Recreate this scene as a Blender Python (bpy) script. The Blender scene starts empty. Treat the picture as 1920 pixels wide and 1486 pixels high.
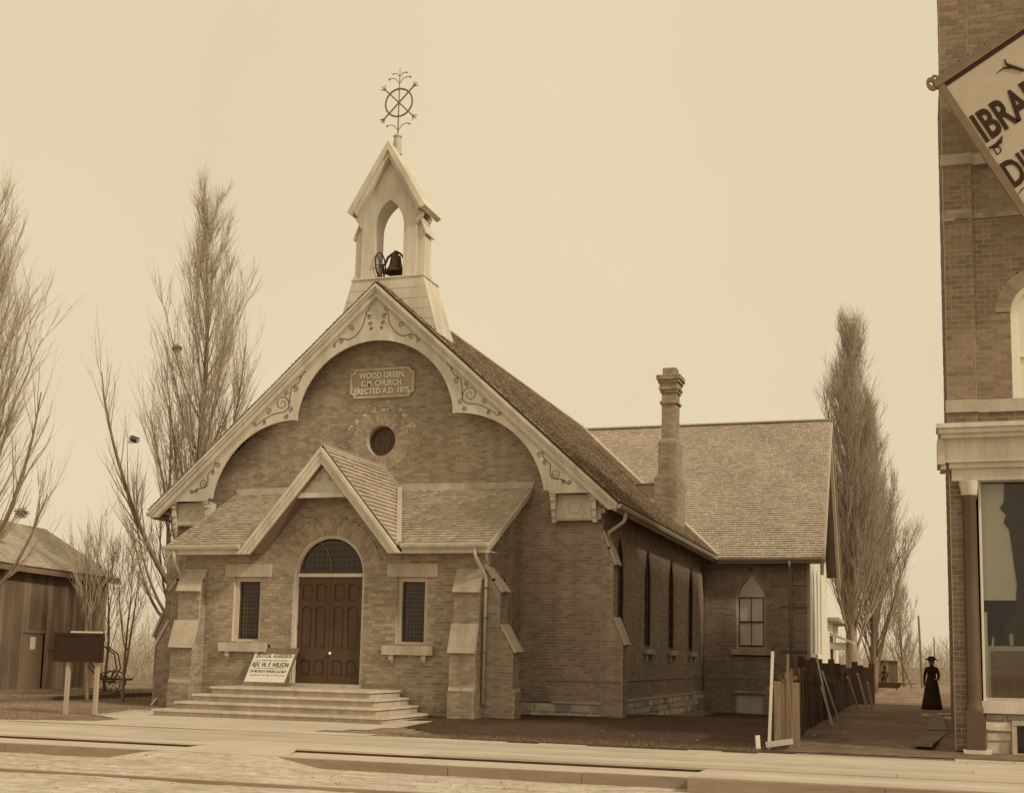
import bpy, math, random
from mathutils import Vector, Matrix, noise
from mathutils.geometry import tessellate_polygon
V = Vector
sc = bpy.context.scene
COL = sc.collection
rnd = random.Random(7)

# ------------------------------------------------------------------ camera
cam = bpy.data.cameras.new('camera'); cam_o = bpy.data.objects.new('camera', cam); COL.objects.link(cam_o)
yw, tl, rl = (math.radians(a) for a in (-18.236, 7.120, -1.2347))
F = V((math.sin(yw)*math.cos(tl), math.cos(yw)*math.cos(tl), math.sin(tl)))
R = V((math.cos(yw), -math.sin(yw), 0)); D = -(R.cross(F))
R2 = math.cos(rl)*R + math.sin(rl)*D; D2 = -math.sin(rl)*R + math.cos(rl)*D
cm = Matrix((R2, -D2, -F)).transposed().to_4x4(); cm.translation = (0, 0, 1.5)
cam_o.matrix_world = cm
cam.sensor_width = 36; cam.lens = 2309.47*36/1920; cam.shift_y = 201.6/1920
cam.clip_end = 3000
sc.camera = cam_o

# ------------------------------------------------------------------ light
SUN_AZ, SUN_EL = math.radians(20), math.radians(38)      # from the right, a little in front of the church front
world = bpy.data.worlds.new('World'); sc.world = world; world.use_nodes = True
nt = world.node_tree; nt.nodes.clear()
out = nt.nodes.new('ShaderNodeOutputWorld'); bg = nt.nodes.new('ShaderNodeBackground')
sky = nt.nodes.new('ShaderNodeTexSky'); sky.sky_type = 'NISHITA'; sky.sun_disc = False
sky.sun_elevation = SUN_EL; sky.sun_rotation = math.radians(110); sky.dust_density = 4; sky.air_density = 1.2
bw = nt.nodes.new('ShaderNodeRGBToBW')                    # a sepia print: the sky has brightness but no blue
mix = nt.nodes.new('ShaderNodeMath'); mix.operation = 'MULTIPLY_ADD'; mix.inputs[1].default_value = 0.16; mix.inputs[2].default_value = 4.75
tint = nt.nodes.new('ShaderNodeMix'); tint.data_type = 'RGBA'; tint.blend_type = 'MULTIPLY'; tint.inputs[0].default_value = 1
tint.inputs[7].default_value = (1, .845, .565, 1)
nt.links.new(sky.outputs[0], bw.inputs[0]); nt.links.new(bw.outputs[0], mix.inputs[0])
cn = nt.nodes.new('ShaderNodeTexNoise'); cn.inputs['Scale'].default_value = 2.2; cn.inputs['Detail'].default_value = 5
wc = nt.nodes.new('ShaderNodeTexCoord'); nt.links.new(wc.outputs['Generated'], cn.inputs['Vector'])
cr = nt.nodes.new('ShaderNodeMapRange'); cr.inputs['To Min'].default_value = .90; cr.inputs['To Max'].default_value = 1.10; nt.links.new(cn.outputs['Fac'], cr.inputs['Value'])
cl = nt.nodes.new('ShaderNodeMath'); cl.operation = 'MULTIPLY'; nt.links.new(mix.outputs[0], cl.inputs[0]); nt.links.new(cr.outputs[0], cl.inputs[1])
nt.links.new(cl.outputs[0], tint.inputs[6]); nt.links.new(tint.outputs[2], bg.inputs[0])
bg.inputs[1].default_value = 0.15
nt.links.new(bg.outputs[0], out.inputs[0])
sun = bpy.data.lights.new('sun', 'SUN'); sun_o = bpy.data.objects.new('sun', sun); COL.objects.link(sun_o)
sun.energy = 2.3; sun.angle = math.radians(5.0); sun.color = (1, .89, .66)
sd = V((math.cos(SUN_EL)*math.cos(SUN_AZ), -math.cos(SUN_EL)*math.sin(SUN_AZ), math.sin(SUN_EL)))
sun_o.rotation_euler = sd.to_track_quat('Z', 'Y').to_euler(); sun_o.location = sd*60
sc.view_settings.view_transform = 'Standard'; sc.view_settings.look = 'None'
sc.view_settings.exposure = 0.0; sc.view_settings.gamma = 1

# ------------------------------------------------------------------ materials
def T(v):                                                  # sepia reflectance of a given lightness
    k = min(1, (v/.7)**.6)
    return (v*1.02, v*min(.965, .45+.525*k), v*min(.84, .13+.73*k), 1)
MATS = {}
def mat(name, v, rough=.85, var=.12, scale=6, v2=None, tone=None, bump=0, bscale=40, metal=0, spec=.3, stretch=(1,1,1), coarse=0, cscale=.6, streak=0):
    m = bpy.data.materials.new(name); m.use_nodes = True; n = m.node_tree; p = n.nodes['Principled BSDF']
    p.inputs['Roughness'].default_value = rough; p.inputs['Metallic'].default_value = metal
    p.inputs['Specular IOR Level'].default_value = spec
    tc = n.nodes.new('ShaderNodeTexCoord'); mp = n.nodes.new('ShaderNodeMapping'); mp.inputs['Scale'].default_value = stretch
    n.links.new(tc.outputs['Object'], mp.inputs[0])
    nz = n.nodes.new('ShaderNodeTexNoise'); nz.inputs['Scale'].default_value = scale; nz.inputs['Detail'].default_value = 6; nz.inputs['Roughness'].default_value = .65
    n.links.new(mp.outputs[0], nz.inputs['Vector'])
    mr = n.nodes.new('ShaderNodeMapRange'); mr.inputs['From Min'].default_value = .25; mr.inputs['From Max'].default_value = .75
    mr.inputs['To Min'].default_value = 0; mr.inputs['To Max'].default_value = 1
    n.links.new(nz.outputs['Fac'], mr.inputs['Value'])
    rp = n.nodes.new('ShaderNodeMix'); rp.data_type = 'RGBA'
    lo, hi = (v*(1-var), v*(1+var)) if v2 is None else (v, v2)
    rp.inputs[6].default_value = T(lo); rp.inputs[7].default_value = T(hi)
    n.links.new(mr.outputs[0], rp.inputs[0]); last = rp.outputs[2]
    def mulv(sock, lo, hi, last):
        a = n.nodes.new('ShaderNodeMapRange'); a.inputs['To Min'].default_value = lo; a.inputs['To Max'].default_value = hi
        n.links.new(sock, a.inputs['Value'])
        b = n.nodes.new('ShaderNodeVectorMath'); b.operation = 'SCALE'
        n.links.new(last, b.inputs[0]); n.links.new(a.outputs[0], b.inputs['Scale']); return b.outputs[0]
    if tone:                                               # piece-to-piece tone: per-face attribute or per-object random
        if tone[0] == 'attr':
            at = n.nodes.new('ShaderNodeAttribute'); at.attribute_name = 'tone'; s = at.outputs['Fac']
        else:
            at = n.nodes.new('ShaderNodeObjectInfo'); s = at.outputs['Random']
        last = mulv(s, tone[1], tone[2], last)
    if coarse:
        n2 = n.nodes.new('ShaderNodeTexNoise'); n2.inputs['Scale'].default_value = cscale; n2.inputs['Detail'].default_value = 4
        n.links.new(tc.outputs['Object'], n2.inputs['Vector'])
        mm = n.nodes.new('ShaderNodeMapRange'); mm.inputs['From Min'].default_value = .3; mm.inputs['From Max'].default_value = .7
        n.links.new(n2.outputs['Fac'], mm.inputs['Value'])
        last = mulv(mm.outputs[0], 1-coarse, 1+coarse, last)
    if streak:                                             # rain streaks and soot running down the face
        m3 = n.nodes.new('ShaderNodeMapping'); m3.inputs['Scale'].default_value = (2.2, 2.2, .14); n.links.new(tc.outputs['Object'], m3.inputs[0])
        n3 = n.nodes.new('ShaderNodeTexNoise'); n3.inputs['Scale'].default_value = 1.6; n3.inputs['Detail'].default_value = 5
        n.links.new(m3.outputs[0], n3.inputs['Vector'])
        m4 = n.nodes.new('ShaderNodeMapRange'); m4.inputs['From Min'].default_value = .35; m4.inputs['From Max'].default_value = .65; n.links.new(n3.outputs['Fac'], m4.inputs['Value'])
        last = mulv(m4.outputs[0], 1-streak, 1+streak*.4, last)
    n.links.new(last, p.inputs['Base Color'])
    if bump:
        nb = n.nodes.new('ShaderNodeTexNoise'); nb.inputs['Scale'].default_value = bscale; nb.inputs['Detail'].default_value = 5
        n.links.new(mp.outputs[0], nb.inputs['Vector'])
        bp = n.nodes.new('ShaderNodeBump'); bp.inputs['Strength'].default_value = bump; bp.inputs['Distance'].default_value = .02
        n.links.new(nb.outputs['Fac'], bp.inputs['Height']); n.links.new(bp.outputs[0], p.inputs['Normal'])
    MATS[name] = m; return m
def glass(name, v, rough=.08, spec=.6):
    m = bpy.data.materials.new(name); m.use_nodes = True; p = m.node_tree.nodes['Principled BSDF']
    p.inputs['Base Color'].default_value = T(v); p.inputs['Roughness'].default_value = rough; p.inputs['Specular IOR Level'].default_value = spec
    MATS[name] = m; return m
def clearglass(name):
    m = bpy.data.materials.new(name); m.use_nodes = True; n = m.node_tree; n.nodes.clear()
    o = n.nodes.new('ShaderNodeOutputMaterial'); mx = n.nodes.new('ShaderNodeMixShader'); t = n.nodes.new('ShaderNodeBsdfTransparent'); g = n.nodes.new('ShaderNodeBsdfGlossy')
    t.inputs[0].default_value = (.95, .95, .94, 1); g.inputs['Roughness'].default_value = .03
    fr = n.nodes.new('ShaderNodeFresnel'); fr.inputs[0].default_value = 1.45
    n.links.new(fr.outputs[0], mx.inputs[0]); n.links.new(t.outputs[0], mx.inputs[1]); n.links.new(g.outputs[0], mx.inputs[2]); n.links.new(mx.outputs[0], o.inputs[0])
    MATS[name] = m; return m
mat('brick', .35, .9, .12, 9, tone=('attr', .72, 1.14), bump=.4, bscale=60, coarse=.13, cscale=.55, streak=.13)
mat('brick_single', .34, .9, .12, 9, tone=('rand', .66, 1.14), bump=.4, bscale=60, coarse=.1, cscale=.7)
mat('brick_pale', .35, .9, .14, 9, tone=('attr', .75, 1.15), bump=.4, bscale=60)
mat('mortar', .51, .95, .12, 12, bump=.4, bscale=90, coarse=.12, streak=.13)
mat('shop_brick', .255, .9, .16, 9, tone=('attr', .75, 1.15), bump=.4, bscale=60)
mat('shop_brick_single', .255, .9, .16, 9, tone=('rand', .75, 1.15), bump=.4, bscale=60)
mat('shop_mortar', .58, .95, .1, 12, bump=.3, bscale=90)
mat('stone', .46, .85, .12, 7, bump=.25, bscale=50, coarse=.10, streak=.15)
mat('plaque_ground', .34, .85, .12, 7)
mat('stone_rough', .52, .9, .25, 5, tone=('attr', .55, 1.3), bump=.6, bscale=30)
mat('white_paint', .57, .6, .10, 4, stretch=(5,5,.7), bump=.12, bscale=30, coarse=.10, cscale=.9, streak=.14)
mat('tan_paint', .47, .6, .12, 4, stretch=(5,5,.7), bump=.12, bscale=30, coarse=.10)
mat('bright_paint', .72, .5, .05, 3, bump=.05)
mat('scroll_paint', .08, .7, .2, 8)
mat('shingle', .45, .9, .10, 14, tone=('attr', .84, 1.1), bump=.4, bscale=50, stretch=(3,3,1), coarse=.1)
mat('shingle_old', .36, .95, .2, 14, tone=('attr', .5, 1.4), bump=.6, bscale=50, coarse=.15)
mat('roof_deck', .12, .95, .1, 5)
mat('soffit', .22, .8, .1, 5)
mat('door_wood', .085, .5, .18, 4, stretch=(6,6,.6), bump=.15, bscale=25)
mat('dark_iron', .05, .55, .25, 12, spec=.4)
mat('bell_bronze', .07, .45, .3, 8, metal=.3)
mat('grey_iron', .22, .6, .15, 10)
glass('window_dark', .018, .12, .5)
glass('window_matte', .012, .6, .08)
glass('window_mid', .09, .3, .3)
glass('window_grey', .66, .12, .9)  # pale base colour stands in for sky reflected in the panes
mat('lead', .22, .6, .1, 8)
mat('porcelain', .85, .25, .02, 5)
mat('road', .31, .95, .0, 3.4, v2=.60, bump=1.0, bscale=14, coarse=.20, cscale=8, stretch=(.35,1.5,1))
mat('walk', .49, .85, .10, 2.6, stretch=(.25,3,1), bump=.3, bscale=20, coarse=.08, cscale=.8, tone=('rand', .86, 1.06))
mat('kerb', .29, .9, .14, 6, stretch=(.4,1,2), bump=.35, bscale=25, coarse=.1)
mat('soil', .038, 1, .0, 5, v2=.085, bump=.9, bscale=22, coarse=.25, cscale=.5)
mat('lane_dirt', .10, 1, .0, 2.5, v2=.24, bump=.8, bscale=18, coarse=.25, cscale=.5)
mat('grassland', .17, 1, .0, 4, v2=.29, bump=.8, bscale=18, coarse=.25, cscale=.25)
mat('grass_blade', .17, .9, .0, 3, v2=.28)
mat('grass_dark', .09, .9, .0, 3, v2=.19)
mat('sand', .17, 1, .0, 3, v2=.30, bump=.8, bscale=12)
mat('bark', .22, .95, .25, 9, stretch=(1,1,.25), bump=.7, bscale=20)
mat('twig', .40, .95, .2, 3)
mat('twig_far', .43, .95, .2, 3)
mat('bark_pale', .30, .95, .35, 6, stretch=(1,1,.4), bump=.6, bscale=20)
mat('old_board', .17, .9, .0, 3, v2=.29, stretch=(9,9,.5), bump=.5, bscale=16, tone=('rand', .62, 1.25), coarse=.2)
mat('dark_board', .07, .9, .0, 3, v2=.13, stretch=(9,9,.5), bump=.5, bscale=16, tone=('rand', .6, 1.5), coarse=.2)
mat('mid_board', .17, .9, .0, 3, v2=.26, stretch=(9,9,.5), bump=.5, bscale=16, tone=('rand', .8, 1.2))
mat('pale_board', .55, .85, .0, 3, v2=.68, stretch=(9,9,.5), bump=.3, bscale=16, tone=('rand', .85, 1.1))
mat('post_board', .36, .85, .0, 3, v2=.46, stretch=(9,9,.5), bump=.3, bscale=16)
mat('notice', .035, .7, .2, 8, bump=.2)
mat('paper', .66, .8, .05, 8)
mat('ink', .035, .8, .2, 20)
mat('sign_paint', .44, .6, .06, 6)
mat('sign_frame', .19, .6, .12, 6)
mat('column_paint', .11, .22, .1, 4, spec=.5)
mat('cloth_dark', .045, .9, .2, 12)
mat('cloth_mid', .08, .9, .2, 12)
mat('skin', .38, .6, .05, 12)
mat('hair', .03, .7, .1, 12)
mat('blind_reflect', .72, .9, .06, 2)  # shop blind, its colour paled to stand in for sky reflected in the glass
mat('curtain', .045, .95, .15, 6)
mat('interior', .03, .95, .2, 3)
mat('goods', .25, .7, .6, 5)
mat('nest', .13, 1, .3, 12)
clearglass('shop_glass')

# ------------------------------------------------------------------ mesh helpers
class MB:
    def __init__(s): s.v = []; s.f = []; s.t = []
    def quadbox(s, P, t=None, skip=()):
        b = len(s.v); s.v += [tuple(p) for p in P]; tt = rnd.random() if t is None else t
        a = V(P[1])-V(P[0]); c = V(P[3])-V(P[0]); d = V(P[4])-V(P[0])
        fl = a.cross(c).dot(d) < 0
        for i, q in enumerate(((3,2,1,0), (4,5,6,7), (0,1,5,4), (1,2,6,5), (2,3,7,6), (3,0,4,7))):
            if i in skip: continue
            s.f.append(tuple(b+k for k in (q[::-1] if fl else q))); s.t.append(tt)
    def obox(s, O, a, b, c, t=None, skip=()):              # corner and three edge vectors
        O, a, b, c = V(O), V(a), V(b), V(c)
        s.quadbox([O, O+a, O+a+b, O+b, O+c, O+a+c, O+a+b+c, O+b+c], t, skip); return s
    def box(s, p, q, t=None):
        s.obox(p, (q[0]-p[0],0,0), (0,q[1]-p[1],0), (0,0,q[2]-p[2]), t); return s
    def bar(s, p, q, w, h, up=(0,0,1), t=None):            # rectangular bar from p to q
        p, q = V(p), V(q); d = (q-p); x = d.cross(V(up))
        if x.length < 1e-6: x = d.cross(V((1,0,0)))
        x.normalize(); y = x.cross(d).normalized()
        s.obox(p-x*w/2-y*h/2, x*w, y*h, d, t); return s
    def prism(s, poly, O, U, W, N, d, holes=(), t=None):   # outline in (U,W) with its face at O, thickness d away from N
        O, U, W, N = V(O), V(U), V(W), V(N); loops = [list(poly)]+[list(h) for h in holes]
        tri = tessellate_polygon([[V((x,y,0)) for x,y in l] for l in loops])
        flat = [p for l in loops for p in l]; b = len(s.v); n = len(flat); tt = rnd.random() if t is None else t
        s.v += [tuple(O+U*x+W*y) for x,y in flat]; s.v += [tuple(O+U*x+W*y-N*d) for x,y in flat]
        for q in tri:
            A, B, C = (V(s.v[b+k]) for k in q); fl = (B-A).cross(C-A).dot(N) < 0
            q = tuple(q)[::-1] if fl else tuple(q)
            s.f.append(tuple(b+k for k in q)); s.t.append(tt)
            s.f.append(tuple(b+n+k for k in q[::-1])); s.t.append(tt)
        i = 0; hand = U.cross(W).dot(N) > 0
        for li, l in enumerate(loops):
            m = len(l); area = sum(l[k][0]*l[(k+1)%m][1]-l[(k+1)%m][0]*l[k][1] for k in range(m))
            ccw = (area > 0) == hand
            if li: ccw = not ccw
            for k in range(m):
                a, c = b+i+k, b+i+(k+1)%m
                s.f.append((a, a+n, c+n, c) if ccw else (c, c+n, a+n, a)); s.t.append(tt)
            i += m
        return s
    def tube(s, pts, rad, n=6, cap=True, t=None):
        pts = [V(p) for p in pts]; m = len(pts); rad = rad if hasattr(rad, '__len__') else [rad]*m
        b = len(s.v); tt = rnd.random() if t is None else t; ref = None
        for i, p in enumerate(pts):
            d = (pts[min(i+1, m-1)]-pts[max(i-1, 0)]).normalized()
            if ref is None: ref = d.orthogonal().normalized()
            x = (ref-d*ref.dot(d))
            x = x.normalized() if x.length > 1e-6 else d.orthogonal().normalized()
            ref = x; y = d.cross(x)
            for k in range(n):
                a = 2*math.pi*k/n; s.v.append(tuple(p+(x*math.cos(a)+y*math.sin(a))*rad[i]))
        for i in range(m-1):
            for k in range(n):
                a, c = b+i*n+k, b+i*n+(k+1)%n
                s.f.append((a, c, c+n, a+n)); s.t.append(tt)
        if cap:
            s.f.append(tuple(b+k for k in range(n))[::-1]); s.t.append(tt)
            s.f.append(tuple(b+(m-1)*n+k for k in range(n))); s.t.append(tt)
        return s
    def lathe(s, prof, O=(0,0,0), n=20, t=None):
        b = len(s.v); O = V(O); tt = rnd.random() if t is None else t
        for r, z in prof:
            for k in range(n):
                a = 2*math.pi*k/n; s.v.append((O.x+r*math.cos(a), O.y+r*math.sin(a), O.z+z))
        for i in range(len(prof)-1):
            for k in range(n):
                a, c = b+i*n+k, b+i*n+(k+1)%n
                s.f.append((a, c, c+n, a+n)); s.t.append(tt)
        return s
    def build(s, name, m, parent=None, smooth=False, kind=None):
        me = bpy.data.meshes.new(name); me.from_pydata(s.v, [], s.f)
        at = me.attributes.new('tone', 'FLOAT', 'FACE'); at.data.foreach_set('value', s.t)
        if smooth: me.polygons.foreach_set('use_smooth', [True]*len(s.f))
        me.materials.append(MATS[m] if isinstance(m, str) else m)
        o = bpy.data.objects.new(name, me); COL.objects.link(o)
        if parent: o.parent = parent
        if kind: o['kind'] = kind
        return o
def tag(o, label, cat, group=None):
    o['label'] = label; o['category'] = cat
    if group: o['group'] = group
    return o
def thing(name, label, cat, loc=(0,0,0), rz=0, group=None):
    o = bpy.data.objects.new(name, None); COL.objects.link(o); o.location = loc; o.rotation_euler = (0,0,rz); o.empty_display_size = .2
    return tag(o, label, cat, group)
def struct(o): o['kind'] = 'structure'; return o
def B(name, m, parent, *boxes):
    b = MB()
    for p, q in boxes: b.box(p, q)
    return b.build(name, m, parent)
X_, Y_, Z_ = V((1,0,0)), V((0,1,0)), V((0,0,1))
_txt = []
def lettering(text, name, m, parent, O, U, W, N, width, height, depth=.01, bold=.02, fit=True):
    cu = bpy.data.curves.new('letters', 'FONT'); cu.body = text; cu.size = 1; cu.offset = bold; cu.extrude = .5; cu.resolution_u = 3
    ob = bpy.data.objects.new('letters', cu); COL.objects.link(ob)
    bpy.context.view_layer.update()
    me = bpy.data.meshes.new_from_object(ob.evaluated_get(bpy.context.evaluated_depsgraph_get()))
    bpy.data.objects.remove(ob); bpy.data.curves.remove(cu)
    xs = [v.co.x for v in me.vertices]; ys = [v.co.y for v in me.vertices]
    x0, x1, y0, y1 = min(xs), max(xs), min(ys), max(ys); O, U, W, N = V(O), V(U), V(W), V(N)
    for v in me.vertices:
        a, b, c = (v.co.x-x0)/(x1-x0)*width, (v.co.y-y0)/(y1-y0)*height, (v.co.z+.5)*depth
        v.co = O+U*a+W*b+N*c
    me.name = name; me.materials.clear(); me.materials.append(MATS[m])
    o = bpy.data.objects.new(name, me); COL.objects.link(o); o.parent = parent; o['kind'] = 'stuff'
    return o
def sub(iv, a, b):
    r = []
    for p, q in iv:
        if b <= p or a >= q: r.append((p, q)); continue
        if a > p: r.append((p, a))
        if b < q: r.append((b, q))
    return r
def brickwall(bm, mm, O, U, N, z0, z1, fn, depth=.3, ch=.08, bl=.217, cand=None, header=6):
    O, U, N = V(O), V(U), V(N); k = 0; nz = int(round((z1-z0)/ch)); ch = (z1-z0)/nz
    for k in range(nz):
        z = z0+k*ch
        for a, b in fn(z+ch/2):
            if b-a < .02: continue
            mm.obox(O+U*a-N*.010+Z_*z, U*(b-a), Z_*ch, -N*depth)
            L = bl/2 if header and k % header == header-1 else bl
            off = (bl/2 if k % 2 else 0)+(bl*.25 if L < bl else 0)
            i = math.floor((a-off)/L)
            while True:
                u0, u1 = i*L+off, (i+1)*L+off; i += 1
                if u0 >= b: break
                c0, c1 = max(u0, a), min(u1, b)
                if c1-c0 < .035: continue
                j = rnd.uniform(-.003, .003)
                P = O+U*(c0+.006)+Z_*(z+.007)+N*j
                if cand is not None and c1-c0 > bl-.002:
                    cand.append((P+U*((c1-c0)/2-.006)+Z_*(ch/2-.007), U, N, bl-.012, ch-.014)); continue
                bm.obox(P, U*(c1-c0-.012), Z_*(ch-.014), -N*.09, None, skip=(1,) )
def single_bricks(cand, bm, n, score, parent, m):
    cand.sort(key=score); cache = {}
    for i, (c, U, N, L, h) in enumerate(cand):
        if i < n:
            key = (round(U.x), round(L, 4), round(h, 4))
            if key not in cache:
                q = MB().obox(-U*L/2-Z_*h/2, U*L, Z_*h, -N*.09, .5, skip=(1,))
                o = q.build('brick', m, parent); cache[key] = o.data
            else:
                o = bpy.data.objects.new('brick', cache[key]); COL.objects.link(o); o.parent = parent
            o.location = c
        else:
            bm.obox(c-U*L/2-Z_*h/2, U*L, Z_*h, -N*.09, None, skip=(1,))
def ring(bm, mm, O, U, N, r0, r1, a0, a1, n, rows=1, depth=.3, gap=.012):
    O, U, N = V(O), V(U), V(N); step = (a1-a0)/n
    P = lambda r, a: O+U*(r*math.cos(a))+Z_*(r*math.sin(a))
    for i in range(n):
        aa, bb = a0+i*step, a0+(i+1)*step
        mm.quadbox([P(r0,aa)-N*.006, P(r1,aa)-N*.006, P(r1,bb)-N*.006, P(r0,bb)-N*.006]+[p-N*depth for p in (P(r0,aa), P(r1,aa), P(r1,bb), P(r0,bb))])
        cuts = [r0+(r1-r0)*k/rows for k in range(rows+1)]
        if rows > 1 and i % 2: cuts = [r0]+[c-(r1-r0)/rows*.5 for c in cuts[1:]]+[r1]
        for c0, c1 in zip(cuts[:-1], cuts[1:]):
            g = gap/2; j = N*rnd.uniform(0, .005)
            Q = [P(c0+g, aa+g/c0)+j, P(c1-g, aa+g/c1)+j, P(c1-g, bb-g/c1)+j, P(c0+g, bb-g/c0)+j]
            bm.quadbox(Q+[p-N*.08 for p in Q])
def shingles(mb, O, U, S, N, L, fn, exp=.13, th=.03, wmin=.08, wmax=.16):
    O, U, S, N = V(O), V(U), V(S), V(N); n = max(1, int(round(L/exp))); exp = L/n
    for k in range(n):
        s0 = k*exp
        for a, b in fn(s0+exp/2):
            x = a+rnd.uniform(-.06, 0)
            while x < b:
                w = rnd.uniform(wmin, wmax); c0, c1 = max(a, x), min(b, x+w); x += w
                if c1-c0 < .015: continue
                g = .004; t = th*rnd.uniform(.75, 1.3); d = rnd.uniform(-.006, .006); tt = rnd.random()
                OO = O; O = O+N*(.014*noise.noise((c0*.5, s0*.7, 3.1))+.004*rnd.random())
                p = [O+U*(c0+g)+S*(s0+d), O+U*(c1-g)+S*(s0+d), O+U*(c1-g)+S*(s0+exp+.01), O+U*(c0+g)+S*(s0+exp+.01)]
                q = [p[0]+N*t, p[1]+N*t, p[2]+N*.001, p[3]+N*.001]
                O = OO; bb = len(mb.v); mb.v += [tuple(v) for v in p[:2]+q]
                hand = U.cross(S).dot(N) > 0
                for f in ((2,3,4,5), (0,1,3,2), (0,2,5), (1,4,3)):
                    mb.f.append(tuple(bb+i for i in (f if hand else f[::-1]))); mb.t.append(tt)
def lancet(w, z0, zs, R, n=8):                             # pointed outline, counter-clockwise from the lower left
    h = math.sqrt(R*R-(R-w)**2); a1 = math.atan2(h, R-w)
    p = [(-w, z0), (w, z0)]
    p += [(-(R-w)+R*math.cos(a1*i/n), zs+R*math.sin(a1*i/n)) for i in range(n+1)]
    p += [((R-w)-R*math.cos(a1*i/n), zs+R*math.sin(a1*i/n)) for i in range(n-1, -1, -1)]
    return p
def lancet_hw(z, w, z0, zs, R):
    if z < z0: return 0
    if z <= zs: return w
    q = R*R-(z-zs)**2
    return max(0, math.sqrt(q)-(R-w)) if q > 0 else 0

# ------------------------------------------------------------------ ground, road, walks
def sm(t): t = max(0, min(1, t)); return t*t*(3-2*t)
def gz(x, y):
    z = .10*sm((y-22.3)/5)
    dip = sm((x+8.6)/1.2)*(1-sm((x+3.6)/1.2))*sm((y-31)/11)*(1-sm((y-58)/6))
    z -= .42*dip
    if y > 22.5: z += .025*noise.noise((x*.7, y*.7, 1.3))*sm((y-22.5)/2)
    return z
def sheet(name, m, xs, ys, dz, inside=None, hf=gz):
    b = MB(); nx, ny = len(xs), len(ys)
    for y in ys:
        for x in xs: b.v.append((x, y, hf(x, y)+dz))
    for j in range(ny-1):
        for i in range(nx-1):
            if inside and not inside((xs[i]+xs[i+1])/2, (ys[j]+ys[j+1])/2): continue
            b.f.append((j*nx+i, j*nx+i+1, (j+1)*nx+i+1, (j+1)*nx+i)); b.t.append(.5)
    return struct(b.build(name, m, smooth=True))
def rng(a, b, s): n = max(1, int(round((b-a)/s))); return [a+(b-a)*i/n for i in range(n+1)]
gx = [-900, -400, -200, -120, -80]+rng(-60, 30, 1.0)+[50, 90, 160, 400, 900]
gy = [-300, -100, -40]+rng(-20, 18, 4)+rng(20, 70, 1.0)+[80, 100, 130, 180, 260, 400, 700, 1200, 2400]
sheet('ground', 'grassland', gx, gy, -.006, hf=lambda x, y: gz(x, y) if y > 19.5 else -.5)
def roadz(x, y): return -.205+.020*noise.noise((x*.4, y*1.5, 4))+.014*noise.noise((x*1.3, y*4.0, 9))+.008*noise.noise((x*5, y*6, 2))
def road_hf(x, y):
    ramp = sm((x+12.4)/1.1)*(1-sm((x+9.3)/1.0))*sm((y-15.4)/1.5)         # dirt worn level with the crossing
    return roadz(x, y)+.135*ramp
sheet('road', 'road', [-200, -120, -70, -45]+rng(-22, 4, .14)+[15, 30, 70, 200], [-60, -20, 0, 4]+rng(7, 18.4, .10), 0, hf=road_hf)
# soil of the front yard and the dirt of the lane
sheet('yard_soil', 'soil', rng(-11.2, -2.0, .3), rng(21.3, 46, .3), .004, lambda x, y: y > 21.45+.35*noise.noise((x*1.7, y, 2)) and (x > -10.3+.25*noise.noise((y*2, x, 1)) or y > 25.6) and y > 22.2+(-x-8.5)*1.1)
sheet('lane', 'lane_dirt', rng(-2.6, 3.0, .35), rng(22.0, 70, .5), .009, lambda x, y: x > -2.45+.3*noise.noise((x, y*.8, 5)))
# church walk (bright paving between street walk and steps)
sheet('church_walk', 'walk', rng(-18.2, -9.8, .35), rng(21.2, 25.6, .25), .006, lambda x, y: (x > -17.9+1.6*sm((y-21.4)/1.2)*(1-sm((y-22.6)/1.6))+.2*noise.noise((x*2, y*2, 0))) and (y < 21.9 or x < -10.1-.2*noise.noise((y*2, x, 3))) and (y < 22 or x < -11.2+(y-22)*.55 or y > 24.8) and y > 21.1)
# street walk: long planks laid along the street, two levels, stone kerbs with a dropped crossing
walk = struct(MB().box((-60, 17.95, -.35), (60, 21.55, -.03)).build('sidewalk', 'soil'))
YS = [17.95, 18.55, 19.15, 19.75, 20.35, 20.95, 21.55]
for j in range(6):
    x = -60
    while x < 60:
        L = 60 if x < -40 else rnd.uniform(5.5, 9); L = min(L, 60-x) if x > -40 else 20
        B('plank', 'walk', walk, ((x+.004, YS[j]+.004, -.0299), (x+L-.004, YS[j+1]-.004, rnd.uniform(-.003, .002)))); x += L
rw = struct(MB().box((-2.9, 16.55, -.35), (60, 17.94, -.04)).build('sidewalk', 'soil'))
for j in range(3):
    y0 = 16.55+j*.463; x = -2.9
    while x < 60:
        L = min(rnd.uniform(4, 7), 60-x); B('plank', 'walk', rw, ((x+.003, y0+.004, -.0399), (x+L-.003, y0+.459, -.008+rnd.uniform(-.003, .002)))); x += L
fw = struct(MB().box((.55, 21.56, -.35), (14, 23.4, -.035)).build('sidewalk', 'soil'))
x = .55
while x < 13: B('plank', 'walk', fw, ((x+.004, 21.56, -.0349), (x+.9, 23.35, .003+rnd.uniform(-.002, .002)))); x += .908
MB().prism([(-11.35, 0), (-9.15, 0), (-9.45, .93), (-11.0, .93)], (0, 17.03, -.052), X_, V((0, .93, .056)).normalized(), V((0, -.06, 1)), .03).build('crossing_apron', 'walk', walk)
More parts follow.
